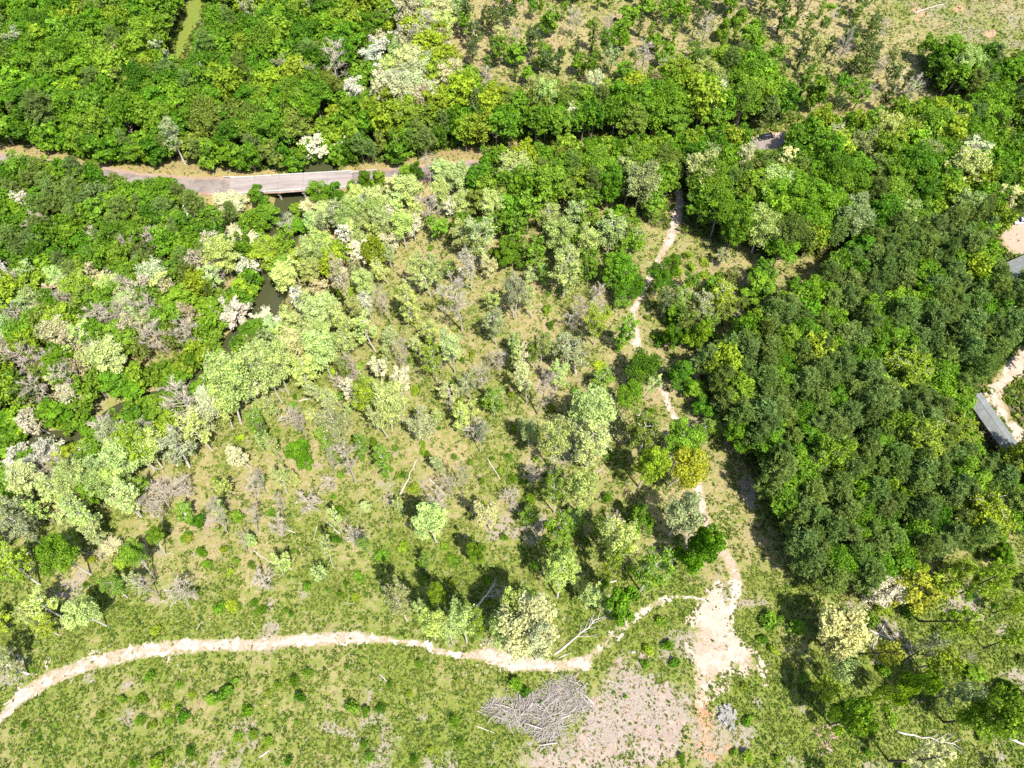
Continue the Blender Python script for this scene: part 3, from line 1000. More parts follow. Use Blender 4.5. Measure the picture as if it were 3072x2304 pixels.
def stem(P, H, r0, r1, wig, sides=6, n=6, lean=0.0):
    z = np.linspace(0, 1, n)
    ph = rng.random(2) * 6.28
    x = wig * np.sin(z * 2.5 + ph[0]) - wig * math.sin(ph[0]) + lean * z * z
    y = wig * np.sin(z * 3.1 + ph[1]) - wig * math.sin(ph[1])
    pts = np.stack([x, y, z * H], 1)
    P.w.tube(pts, r0 + (r1 - r0) * z ** 0.8, sides, cap=False)
    return pts


def on_path(pts, t):
    f = t * (len(pts) - 1)
    i = min(int(f), len(pts) - 2)
    return pts[i] + (pts[i + 1] - pts[i]) * (f - i)


def limb(P, a, b, r, sag=0.15, sides=4, n=4):
    t = np.linspace(0, 1, n)[:, None]
    mid = (a + b) / 2 + np.array([0, 0, sag * np.linalg.norm(b - a)]) * -1 + rng.normal(size=3) * 0.06 * np.linalg.norm(b - a)
    pts = (1 - t) ** 2 * a + 2 * t * (1 - t) * mid + t ** 2 * b
    P.w.tube(pts, np.linspace(r, r * 0.3, n), sides, cap=False)
    return pts


def lobe_leaves(P, c, r, n, size, flat=0.75, base_t=0.5, spread=0.22):
    d = rdir(n)
    d[:, 2] = np.abs(d[:, 2]) * np.where(rng.random(n) < 0.78, 1, -1)
    rad = r * (0.62 + 0.42 * rng.random(n))[:, None]
    C = c + d * rad * np.array([1, 1, flat])
    Nn = unit(d + 0.55 * rng.normal(size=(n, 3)) + np.array([0, 0, 0.25]))
    V, F = leaf_quads(C, Nn, size)
    P.leaves(V, F, base_t + spread * rng.normal(size=n))


def broad(H=16, R=4.6, base=0.34, lobes=30, n=75, size=0.52, r0=0.26, top=1.0, lr=0.30, limbs=11, irregular=0.25):
    P = Plant()
    pts = stem(P, H * 0.86, r0, r0 * 0.25, 0.25)
    zc, rz = H * (base + 1) / 2, H * (1 - base) / 2
    d = rdir(lobes * 3)
    d = d[d[:, 2] > -0.75][:lobes]
    env = 1 + irregular * rng.normal(size=len(d))
    cs = np.array([0, 0, zc]) + d * np.array([R, R, rz]) * (0.72 * np.clip(env, 0.45, 1.25))[:, None]
    size, n = size * 0.84, n * 1.35
    for k, c in enumerate(cs):
        rr = R * lr * (0.75 + 0.6 * rng.random())
        lobe_leaves(P, c, rr, int(n * (rr / (R * lr)) ** 1.6), size, base_t=0.5 + 0.16 * rng.normal())
        if k < limbs:
            a = on_path(pts, np.clip((c[2] - rz * 0.6) / H, 0.2, 0.9))
            limb(P, a, c, r0 * 0.45)
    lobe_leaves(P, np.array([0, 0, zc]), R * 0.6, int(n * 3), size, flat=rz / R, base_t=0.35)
    return P.done(H, R)


def open_tree(H=18, R=4.2, base=0.48, limbs=14, per=5, n=26, size=0.40, r0=0.32, twig=False, vine=0, up=0.55, tw=0.05, ntw=6):
    """a tree left standing in the cleared ground: long bare pale stem, limbs and leafy tufts with gaps between"""
    P = Plant()
    pts = stem(P, H * 0.92, r0, r0 * 0.2, 0.35, lean=0.5 * rng.normal())
    ga = rng.random() * 6.28
    for k in range(limbs):
        t = base + (0.97 - base) * (k + rng.random()) / limbs
        a = on_path(pts, min(t / 0.92 * 0.96, 0.99))
        ga += 2.4 + 0.4 * rng.normal()
        prof = math.sin(math.pi * min(1.0, 0.22 + 0.78 * (t - base) / (1 - base) * 0.85)) ** 0.7
        ln = R * (0.55 + 0.55 * rng.random()) * prof
        e = a + np.array([math.cos(ga) * ln, math.sin(ga) * ln, ln * up * (0.6 + 0.8 * rng.random())])
        lp = limb(P, a, e, r0 * 0.38 * (1.15 - t * 0.6))
        for q in range(per):
            s = 0.4 + 0.6 * (q + rng.random()) / per
            b = on_path(lp, min(s, 0.99))
            dd = unit(e - a) * 0.6 + rng.normal(size=3) * 0.55 + np.array([0, 0, 0.35])
            tl = R * 0.26 * (0.6 + 0.7 * rng.random())
            f = b + unit(dd) * tl
            limb(P, b, f, r0 * 0.13, 0.05, 3, 3)
            if ntw:
                D = unit(unit(dd) + 0.55 * rng.normal(size=(ntw, 3)) + np.array([0, 0, 0.3]))
                V, F = needle_quads(b + (f - b) * rng.random((ntw, 1)), D, tl * 0.9, tw)
                P.twigs(V, F)
            if n:
                rr = R * 0.17 * (0.7 + 0.8 * rng.random())
                m_ = max(3, int(n * (0.5 + rng.random())))
                C = f + rng.normal(size=(m_, 3)) * rr * np.array([0.62, 0.62, 0.45])
                V, F = leaf_quads(C, unit(rng.normal(size=(m_, 3)) * 0.7 + (C - f) / rr + np.array([0, 0, 0.5])), size)
                P.leaves(V, F, 0.5 + 0.15 * rng.normal() + 0.2 * rng.normal(size=m_))
    for k in range(vine):
        t = rng.random() * base * 1.1
        c = on_path(pts, min(t, 0.95))
        m_ = 14
        C = c + rng.normal(size=(m_, 3)) * np.array([0.35, 0.35, 0.5])
        V, F = leaf_quads(C, unit(rng.normal(size=(m_, 3)) + np.array([0, 0, 0.3])), size)
        P.leaves(V, F, 0.45 + 0.2 * rng.normal(size=m_))
    return P.done(H, R)


def pine(H=18, R=3.6, base=0.42, lobes=62, n=46, r0=0.22, L=0.60, w=0.10):
    P = Plant()
    pts = stem(P, H * 0.93, r0, r0 * 0.25, 0.2)
    for k in range(lobes):
        t = (k + rng.random()) / lobes
        z = H * (base + (1 - base) * t)
        prof = (1 - t ** 2.2) ** 0.6 * (0.55 + 0.45 * min(1, t * 3.5))
        an = 2.4 * k + 0.5 * rng.normal()
        rr = R * prof * (0.45 + 0.55 * rng.random())
        c = np.array([math.cos(an) * rr, math.sin(an) * rr, z + 0.15 * rr])
        if k % 4 == 0:
            limb(P, on_path(pts, np.clip(z / H - 0.05, 0, 0.95)), c, 0.07, 0.0, 3, 3)
        for j in range(3):
            cc = c + rng.normal(size=3) * 0.42
            D = unit(rng.normal(size=(n // 2, 3)) + np.array([0, 0, 0.55]) + 0.3 * unit(c - np.array([0, 0, z - 1])))
            V, F = needle_quads(cc + rng.normal(size=(n // 2, 3)) * 0.14, D, L, w)
            P.leaves(V, F, 0.5 + 0.14 * rng.normal() + 0.16 * rng.normal(size=n // 2))
    m_ = 500
    zz = base + (1 - base) * rng.random(m_) ** 1.2
    C = np.stack([rng.normal(size=m_) * R * 0.28, rng.normal(size=m_) * R * 0.28, H * zz * 0.96], 1)
    V, F = needle_quads(C, unit(rng.normal(size=(m_, 3)) + np.array([0, 0, 0.3])), L, w * 1.2)
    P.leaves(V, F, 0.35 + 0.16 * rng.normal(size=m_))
    return P.done(H, R)


def bush(H=2.2, R=1.5, lobes=11, n=55, size=0.26):
    P = Plant()
    for k in range(5):
        d = rdir(1)[0]; d[2] = abs(d[2]) + 0.7
        limb(P, np.zeros(3), unit(d) * H * 0.6, 0.05, 0, 3, 3)
    for k in range(lobes):
        d = rdir(1)[0]; d[2] = abs(d[2])
        c = d * np.array([R * 0.62, R * 0.62, H * 0.62]) * (0.6 + 0.5 * rng.random()) + np.array([0, 0, H * 0.2])
        lobe_leaves(P, c, R * 0.42 * (0.7 + 0.6 * rng.random()), n, size, base_t=0.5 + 0.15 * rng.normal())
    return P.done(H, R)


def sapling(H=2.6, R=1.3, tiers=8, n=70):
    """young pine: upright leader with spiky whorls"""
    P = Plant()
    stem(P, H * 0.9, 0.06, 0.02, 0.05, 4, 4)
    for k in range(tiers):
        t = k / (tiers - 1)
        for j in range(7):
            an = j * 0.9 + k * 1.3 + 0.3 * rng.normal()
            rr = R * (1 - 0.75 * t) * (0.7 + 0.4 * rng.random())
            e = np.array([math.cos(an) * rr, math.sin(an) * rr, H * (0.12 + 0.8 * t) + rr * 0.45])
            m_ = n // 6
            s = rng.random((m_, 1)) ** 0.6
            C = np.array([0, 0, H * (0.10 + 0.78 * t)]) * (1 - s) + e * s
            D = unit(e / np.linalg.norm(e) + 0.7 * rng.normal(size=(m_, 3)))
            V, F = needle_quads(C, D, 0.34, 0.045)
            P.leaves(V, F, 0.5 + 0.2 * rng.normal(size=m_))
    return P.done(H, R)


FORMS = {
    'broad': [broad(16, 4.6, size=.46), broad(17, 4.2, 0.28, 44, 60, .44, lr=.24), broad(15, 4.8, 0.38, 22, 120, .42, lr=.36, irregular=0.32), broad(17, 3.9, 0.30, 36, 62, .50, lr=.26), broad(14, 4.4, 0.25, 50, 52, .40, lr=.21, irregular=.3), broad(16, 4.5, 0.36, 24, 105, .46, irregular=0.42), broad(18, 3.6, 0.22, 40, 62, .42, lr=.27, irregular=.35)],
    'edge': [broad(12, 4.2, 0.05, 30, 90, lr=.26, irregular=.42), broad(11, 4.0, 0.08, 28, 90, lr=.27, irregular=.4), broad(10, 4.3, 0.04, 28, 95, lr=.25, irregular=.45)],
    'open': [open_tree(18, 4.0, 0.40, 17, 6, 22), open_tree(18, 3.6, 0.34, 19, 6, 20), open_tree(17, 4.2, 0.46, 16, 7, 23), open_tree(18, 3.4, 0.36, 18, 6, 20)],
    'full': [open_tree(18, 4.6, 0.40, 22, 7, 44, 0.42), open_tree(17, 4.6, 0.42, 20, 8, 44, 0.42), open_tree(18, 4.4, 0.36, 24, 7, 40, 0.42)],
    'sparse': [open_tree(18, 3.2, 0.40, 16, 5, 15, 0.42, ntw=6, tw=.035), open_tree(17, 3.4, 0.38, 17, 5, 15, 0.42, ntw=6, tw=.035), open_tree(18, 2.9, 0.42, 16, 5, 16, 0.42, ntw=6, tw=.035), open_tree(16, 3.7, 0.36, 17, 6, 13, 0.42, ntw=6, tw=.035)],
    'column': [open_tree(17, 1.9, 0.22, 24, 4, 18, 0.36, vine=22, ntw=5), open_tree(16, 2.1, 0.18, 26, 4, 16, 0.36, vine=26, ntw=5), open_tree(17, 1.8, 0.28, 22, 4, 16, 0.36, vine=14, ntw=6)],
    'bare': [open_tree(16, 3.9, 0.36, 17, 6, 0, ntw=13, tw=0.035), open_tree(17, 3.5, 0.38, 18, 6, 0, ntw=12, tw=0.035), open_tree(15, 4.2, 0.32, 18, 6, 0, ntw=13, tw=0.035)],
    'round': [broad(17, 4.4, .40, 40, 66, .40, .30, lr=.25, limbs=16), broad(17, 4.5, .36, 34, 84, .40, .30, lr=.28, limbs=16, irregular=.32), broad(18, 4.2, .38, 46, 58, .38, .30, lr=.23, limbs=16, irregular=.35)],
    'pine': [pine(), pine(18, 3.3, 0.45), pine(17, 3.9, 0.38), pine(19, 3.5, 0.40), pine(18, 3.7, 0.48)],
    'bush': [bush(), bush(1.8, 1.6), bush(2.6, 1.4, 12)],
    'sapling': [sapling(), sapling(2.3, 1.4), sapling(2.8, 1.2)],
}
WOOD_OF = dict(broad=M_BARK, edge=M_BARK, open=M_PALEBARK, full=M_PALEBARK, round=M_PALEBARK, sparse=M_PALEBARK, column=M_PALEBARK, bare=M_TWIG, pine=M_PINEBARK, bush=M_BARK, sapling=M_PINEBARK)
CENTRE = dict(broad=0.66, edge=0.52, open=0.74, full=0.70, round=0.69, sparse=0.72, column=0.60, bare=0.70, pine=0.70, bush=0.45, sapling=0.45)
for f_, L_ in FORMS.items():
    for p_ in L_:
        p_.wood = np_mesh('trunk', p_.WV, [p_.WQ], [WOOD_OF[f_]])
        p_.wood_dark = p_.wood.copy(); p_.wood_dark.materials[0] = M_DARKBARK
        p_.crown = np_mesh('crown', p_.LV, [p_.LF], [M_LEAF], attrs=dict(tint=p_.LT)) if len(p_.LV) else None

COLOURS = {  # leaf colours as they are in the spring wood
    'vivid green': (0.110, 0.228, 0.010), 'bright green': (0.152, 0.272, 0.018), 'deep green': (0.074, 0.180, 0.007), 'yellow-green': (0.235, 0.335, 0.022),
    'olive green': (0.130, 0.190, 0.024), 'dull green': (0.095, 0.140, 0.030), 'pine green': (0.150, 0.225, 0.048), 'grey-green': (0.255, 0.295, 0.130),
    'pale green': (0.325, 0.400, 0.120), 'pale yellow-green': (0.390, 0.490, 0.150), 'cream': (0.470, 0.490, 0.240), 'whitish': (0.54, 0.54, 0.38), 'buff': (0.39, 0.36, 0.23), 'bare grey': (0.4, 0.36, 0.3),
    'golden green': (0.28, 0.33, 0.03),
}
# ------------------------------------------------------------------ the trees that stand apart: base and crown centre as seen, crown radius (zoomed tile units), form, colour
HAND = '''
F 865 1100 860 915 100 full pale_yellow-green
F 760 1020 715 880 88 full yellow-green
F 835 1140 770 1020 55 sparse pale_green
F 1050 1175 1055 1050 92 open grey-green
F 560 1200 500 1040 105 open grey-green
F 510 1280 455 1165 38 column bright_green
F 640 1430 585 1270 70 bare bare_grey
F 520 1395 480 1270 32 bare bare_grey
F 335 1160 275 1030 52 bare bare_grey
F 180 1300 130 1200 45 sparse pale_green
F 485 770 410 600 84 full pale_yellow-green
F 180 930 60 700 88 full pale_yellow-green
F 220 875 150 675 80 full pale_yellow-green
F 190 860 100 770 62 sparse cream
F 350 890 320 730 86 open pale_yellow-green
F 575 640 560 540 76 open pale_green
F 760 610 690 465 78 sparse pale_yellow-green
F 735 300 690 180 55 full pale_yellow-green
F 840 190 780 90 52 sparse pale_yellow-green
F 735 410 700 300 52 sparse whitish
F 860 435 800 290 52 bare bare_grey
F 865 100 840 0 48 sparse pale_green
F 1065 100 1010 20 36 sparse pale_green
F 1035 245 990 100 50 sparse pale_green
F 1105 270 1070 150 46 sparse pale_green
F 1145 240 1120 80 60 open pale_green
F 1235 170 1215 80 44 open bright_green
F 1360 235 1335 60 60 sparse buff
F 1470 160 1460 60 52 sparse cream
F 1415 80 1400 -60 54 open pale_green
F 1300 485 1250 260 105 bare whitish
F 1015 460 960 300 55 column pale_green
F 1510 570 1490 420 62 open grey-green
F 1620 400 1600 230 60 open grey-green
F 1135 580 1090 470 56 open pale_green
F 1255 745 1225 560 74 open pale_yellow-green
F 1145 810 1100 640 58 open yellow-green
F 950 780 920 610 55 bare bare_grey
F 940 970 915 790 54 sparse whitish
F 810 830 770 710 50 sparse whitish
F 850 620 835 520 55 sparse pale_green
F 620 380 540 140 60 sparse buff
F 720 430 590 330 45 sparse pale_green
F 1440 880 1420 760 60 bare whitish
F 1460 820 1450 720 24 bare whitish
F 1355 920 1330 800 50 sparse grey-green
F 1500 1005 1500 920 76 open bright_green
F 1295 1105 1290 1010 46 column pale_yellow-green
F 1410 1240 1430 1100 32 sparse grey-green
F 1310 1510 1300 1370 45 bare buff
F 1240 1520 1220 1440 55 bare buff
F 1650 770 1640 640 36 column pale_green
F 560 960 470 890 50 sparse pale_yellow-green
F 450 970 370 860 48 sparse pale_green
F 175 1045 110 960 50 sparse pale_green
F 75 1170 30 1080 48 open dull_green
F 655 950 600 840 50 sparse whitish
F 640 790 600 690 45 bare bare_grey
F 690 820 640 740 45 bare bare_grey
F 620 780 560 700 60 open olive_green
F 930 1060 900 1000 35 bare buff
F 420 620 380 500 66 sparse pale_yellow-green
F 620 560 540 400 62 sparse pale_yellow-green
F 740 540 640 480 50 sparse buff
F 500 660 430 520 62 full pale_yellow-green
F 90 700 40 560 80 open olive_green
F 300 560 230 420 60 sparse pale_yellow-green
F 520 400 420 330 66 full pale_yellow-green
F 480 460 400 420 66 sparse pale_yellow-green
F 610 260 540 230 60 full yellow-green
F 360 330 300 330 70 full pale_yellow-green
F 270 250 210 150 75 full pale_yellow-green
F 420 300 420 200 60 sparse buff
F 600 200 550 130 55 sparse whitish
F 20 1560 -5 1430 60 bare bare_grey
F 80 1500 30 1400 45 bare bare_grey
F 215 1500 160 1380 50 sparse pale_green
F 190 1640 160 1540 40 bare bare_grey
F 1250 1010 1230 940 30 bare bare_grey
F 590 1030 580 960 30 sparse pale_green
F 1040 640 1010 560 40 sparse pale_green
F 1180 770 1165 690 20 bare bare_grey
F 830 1390 800 1290 42 column bright_green
F 680 1280 665 1190 38 column vivid_green
F 400 1030 355 1000 42 sparse pale_green
F 340 1340 295 1260 74 edge vivid_green
J 1140 255 1085 95 118 full pale_yellow-green
J 1470 170 1440 60 74 sparse cream
J 1360 100 1372 40 25 bare bare_grey
J 1405 370 1385 300 58 edge bright_green
J 495 410 450 275 42 sparse pale_green
J 735 345 680 262 38 open bright_green
J 550 190 500 90 36 sparse pale_yellow-green
J 960 745 880 610 82 open grey-green
J 1160 690 1140 580 54 full yellow-green
J 1135 860 1110 740 88 full pale_yellow-green
J 1330 880 1300 745 84 open pale_yellow-green
J 1390 850 1380 740 66 open yellow-green
J 1240 880 1215 800 58 open pale_yellow-green
J 1075 430 1065 375 38 open bright_green
J 1120 770 1040 660 40 open pale_yellow-green
K 70 830 70 560 112 full pale_yellow-green
K 110 930 110 790 165 full cream
K 20 960 -30 700 95 full pale_yellow-green
K 180 990 190 850 80 full cream
K 630 360 690 205 112 open pale_yellow-green
K 315 600 340 400 112 full pale_yellow-green
K 300 400 335 190 90 open bright_green
K 1110 390 1195 305 122 edge vivid_green
K 1010 210 1115 70 128 full grey-green
K 830 555 900 420 106 open bright_green
K 660 740 705 650 98 edge bright_green
K 490 660 530 580 66 open pale_yellow-green
K 850 200 835 110 70 edge bright_green
K 570 250 600 180 60 open bright_green
K 440 160 420 110 60 open bright_green
K 540 560 720 340 50 open yellow-green
K 150 150 130 90 60 open bright_green
K 640 340 680 400 45 edge yellow-green
G 435 1615 455 1425 118 full pale_green
G 295 1615 285 1450 60 open bright_green
G 820 1455 905 1300 112 full yellow-green
G 1000 1450 1140 1340 125 full golden_green
G 530 1150 545 950 148 full pale_green
G 710 1030 765 890 82 full bright_green
G 285 1360 290 1140 98 open pale_green
G 495 1340 530 1180 108 open pale_yellow-green
G 1010 1280 1100 1150 128 full bright_green
G 830 1230 870 1090 95 open olive_green
G 135 1210 145 1100 58 open pale_green
G 820 820 850 705 112 broad deep_green
G 590 840 600 765 70 open bright_green
G 855 905 915 800 42 sparse pale_yellow-green
G 430 750 400 590 92 open grey-green
G 540 570 580 410 74 open yellow-green
G 350 270 390 80 95 open pale_green
G 760 300 660 190 95 broad deep_green
G 740 250 725 80 85 broad vivid_green
G 660 260 600 90 70 broad vivid_green
G 700 320 740 270 65 open vivid_green
G 900 280 960 150 78 broad deep_green
G 1010 180 1030 70 62 broad vivid_green
G 1075 370 1100 275 60 open bright_green
G 960 400 1010 290 58 open dull_green
G 1310 360 1350 230 76 open yellow-green
G 1190 420 1220 300 60 sparse grey-green
G 1230 470 1270 400 56 open bright_green
G 690 600 745 465 52 column bright_green
G 470 440 450 330 52 bare bare_grey
G 165 180 140 130 48 open pale_green
G 50 400 60 220 62 sparse grey-green
G 155 395 140 270 46 sparse pale_green
G 165 720 175 590 48 open bright_green
G 205 745 230 570 46 open pale_green
G 70 770 80 640 46 sparse whitish
G 125 930 110 770 50 sparse cream
G 190 1005 235 830 70 bare whitish
G 305 860 335 740 52 open pale_yellow-green
G 1120 580 1180 500 76 edge bright_green
G 1030 590 1050 510 62 edge deep_green
G 550 310 560 240 55 bare bare_grey
G 240 200 245 120 36 column bright_green
G 1060 850 1085 740 82 broad deep_green
G 1160 900 1170 830 70 broad bright_green
G 1240 1180 1215 1080 62 open bright_green
G 1190 1010 1230 960 72 broad deep_green
G 1290 1110 1340 1080 66 open bright_green
L 395 900 500 800 145 full cream
L 700 650 790 540 92 full whitish
L 850 640 1010 560 140 open golden_green
L 780 665 700 560 62 open yellow-green
L 1225 590 1490 480 98 open yellow-green
L 1465 695 1610 640 62 sparse yellow-green
L 1005 745 1250 730 82 sparse yellow-green
L 1410 915 1620 850 66 sparse yellow-green
L 915 990 1080 900 66 sparse grey-green
L 620 950 790 950 88 sparse golden_green
L 1245 1020 1285 860 34 bare bare_grey
L 545 1270 830 1195 46 sparse yellow-green
L 725 1210 1020 1140 84 edge yellow-green
L 450 1390 620 1340 108 edge bright_green
L 400 1125 545 1060 84 sparse pale_green
L 815 1615 1070 1580 102 sparse cream
L 1160 1375 1480 1330 130 full bright_green
L 1000 1240 1260 1180 86 sparse grey-green
L 1450 400 1520 340 66 edge vivid_green
L 900 480 960 430 80 edge yellow-green
L 720 560 700 700 60 sparse golden_green
L 1180 440 1290 440 80 open yellow-green
L 240 800 130 700 50 edge bright_green
L 1330 1090 1360 1060 60 edge bright_green
L 1580 1250 1650 1180 70 edge bright_green
I 565 455 335 325 118 full vivid_green
I 965 475 830 320 70 full bright_green
I 1030 330 975 150 50 full bright_green
I 665 775 510 690 100 full pale_yellow-green
I 400 725 250 640 80 sparse pale_yellow-green
I 45 785 -25 700 75 open yellow-green
I 360 830 260 765 60 open yellow-green
I 660 290 560 190 60 sparse pale_green
I 730 300 715 240 58 sparse cream
I 640 215 520 90 76 sparse pale_yellow-green
I 250 260 100 130 92 open grey-green
I 880 100 750 0 70 sparse pale_yellow-green
I 1015 140 980 20 52 bare buff
I 180 1075 10 1000 92 sparse grey-green
I 795 600 690 520 62 open bright_green
I 250 520 60 350 88 open yellow-green
I 150 500 -30 420 70 open bright_green
I 985 580 880 500 50 bare bare_grey
I 180 185 60 60 60 open bright_green
I 480 120 400 60 60 sparse pale_green
I 1170 130 1130 70 45 column bright_green
I 1420 200 1340 60 60 bare bare_grey
I 1605 195 1575 60 45 bare whitish
I 1545 330 1510 220 28 bare bare_grey
I 300 780 200 640 55 open pale_green
I 500 300 420 220 48 open bright_green
E 1200 640 1130 470 80 bare whitish
E 1320 1225 1210 1080 78 sparse pale_yellow-green
E 1010 1330 900 1190 88 full pale_yellow-green
E 1180 1330 1080 1200 98 sparse grey-green
E 1450 1090 1390 900 78 open pale_yellow-green
E 1250 1050 1120 930 120 bare buff
E 1500 1060 1420 790 120 full pale_yellow-green
E 880 1640 760 1490 70 sparse pale_yellow-green
E 1060 1590 990 1500 66 bare bare_grey
E 960 1640 900 1560 55 bare buff
E 440 1590 340 1430 84 sparse pale_yellow-green
E 740 1150 650 1080 92 bare bare_grey
E 960 1350 830 1190 96 full yellow-green
E 1640 1170 1590 1040 60 open bright_green
E 1560 1330 1460 1270 62 sparse cream
E 640 1580 560 1480 60 edge bright_green
E 700 1340 580 1290 90 broad vivid_green
E 160 1500 90 1440 100 full vivid_green
E 980 1340 760 1290 90 full pale_yellow-green
E 620 1460 460 1390 92 full pale_green
E 820 1480 720 1370 70 full pale_yellow-green
E 940 1480 850 1430 60 open bright_green
C 1590 1090 1560 985 85 full bright_green
C 1400 1050 1390 965 70 broad vivid_green
D 250 980 225 905 72 broad deep_green
D 190 980 165 920 60 broad vivid_green
C 1300 1020 1300 930 60 broad bright_green
B 430 1300 415 1195 75 broad vivid_green
B 520 1310 512 1215 66 edge vivid_green
B 715 1215 700 1150 52 edge vivid_green
B 650 1240 630 1185 44 edge bright_green
B 965 1150 960 1085 58 broad vivid_green
B 1030 1150 1020 1080 40 edge vivid_green
B 1110 1190 1095 1050 52 bare buff
B 1165 1170 1175 1075 62 full pale_yellow-green
B 1260 1220 1275 1110 80 full pale_green
B 965 1290 960 1180 84 full pale_yellow-green
B 860 1230 870 1150 58 sparse cream
B 790 1210 785 1140 48 edge yellow-green
B 1130 1425 1090 1270 76 bare buff
B 1010 1500 1000 1390 60 sparse whitish
B 375 1350 362 1290 64 full cream
B 485 1400 470 1330 90 full pale_yellow-green
B 220 1390 210 1325 72 open grey-green
B 290 1430 280 1370 58 broad vivid_green
B 255 1290 262 1250 52 edge bright_green
B 65 1370 50 1290 95 broad bright_green
B 115 1620 115 1510 120 full yellow-green
B 395 1590 385 1510 64 sparse cream
B 310 1690 300 1610 72 full yellow-green
B 850 1590 830 1495 66 sparse cream
B 690 1670 660 1560 72 sparse whitish
B 1330 1350 1310 1260 72 full pale_green
B 1250 1340 1215 1260 60 sparse whitish
B 1420 1640 1390 1440 92 sparse pale_green
B 1480 1430 1470 1290 70 full pale_yellow-green
B 760 1350 755 1315 36 edge vivid_green
B 640 1330 645 1225 56 full pale_yellow-green
B 720 1360 700 1260 50 sparse whitish
B 590 1420 585 1320 40 bare buff
B 830 1340 825 1280 50 bare buff
B 840 1480 850 1350 52 sparse whitish
B 1160 1330 1150 1200 60 full pale_yellow-green
B 600 1560 590 1440 62 sparse pale_yellow-green
B 540 1640 520 1560 44 edge yellow-green
A 1450 1330 1440 1260 90 full cream
A 1500 1540 1450 1520 120 full cream
A 1620 1300 1600 1220 60 edge vivid_green
A 1180 1370 1170 1310 52 sparse whitish
A 1060 1540 1020 1450 58 full cream
A 650 1560 610 1460 100 bare bare_grey
A 440 1440 420 1380 70 bare bare_grey
A 1230 1470 1120 1430 60 edge vivid_green
'''
TREES = []
KM = np.zeros((PH // 8 + 60, PW // 8 + 60), bool)        # where the photograph shows open ground, road or water
_ky, _kx = np.mgrid[0:KM.shape[0], 0:KM.shape[1]]
for P in KEEP:
    KM |= inpoly((_kx - 30) * 8 + 4, (_ky - 30) * 8 + 4, P)


def covered(px, py):
    i, j = int(py // 8) + 30, int(px // 8) + 30
    return 0 <= i < KM.shape[0] and 0 <= j < KM.shape[1] and KM[i, j]


def add_tree(x, y, H, R, form, col, zone, hand=False, lean=None):
    TREES.append(dict(x=x, y=y, H=H, R=R, form=form, col=col, zone=zone, hand=hand, lean=lean))


for ln in HAND.strip().splitlines():
    t, bx, by, cx, cy_, r, form, col = ln.split()
    if form == 'full' and t in 'GIJK' and col not in ('cream',):
        form = 'round'
    B = at(*T(t, float(bx), float(by)))
    c = T(t, float(cx), float(cy_))
    hs = np.arange(1.5, 21, 0.25)
    pr = proj(np.stack([np.full_like(hs, B[0]), np.full_like(hs, B[1]), hs], 1))
    hc = float(hs[np.argmin(np.hypot(pr[0] - c[0], pr[1] - c[1]))])
    cw = at(c[0], c[1], hc)
    off = np.clip((cw - B)[:2], -0.16 * hc, 0.16 * hc)
    R = float(r) * ZS * proj(np.array([B[0], B[1], hc]))[2] / FPX
    if t == 'F' and form in ('sparse', 'open', 'bare'):
        R *= 0.95
    if t == 'L' and form in ('sparse', 'open'):
        R *= 0.86
    zone = 'low right glade' if t == 'L' else ('riverside edge' if t == 'E' else 'clearing')
    H = float(np.clip(hc / CENTRE[form], 3.0, 27))
    add_tree(B[0], B[1], H, R, form, col.replace('_', ' '), zone, True, lean=(off[0] / hc, off[1] / hc))


SUNNY = [ground_poly([(3110, 985), (3000, 1070), (2940, 1160), (2900, 1240), (2975, 1350), (3050, 1360), (3110, 1360)]), ground_poly([(2975, 660), (3010, 640), (3140, 620), (3160, 810), (3000, 820)]), ground_poly([(2240, 420), (2300, 395), (2345, 400), (2335, 436), (2255, 445)])]


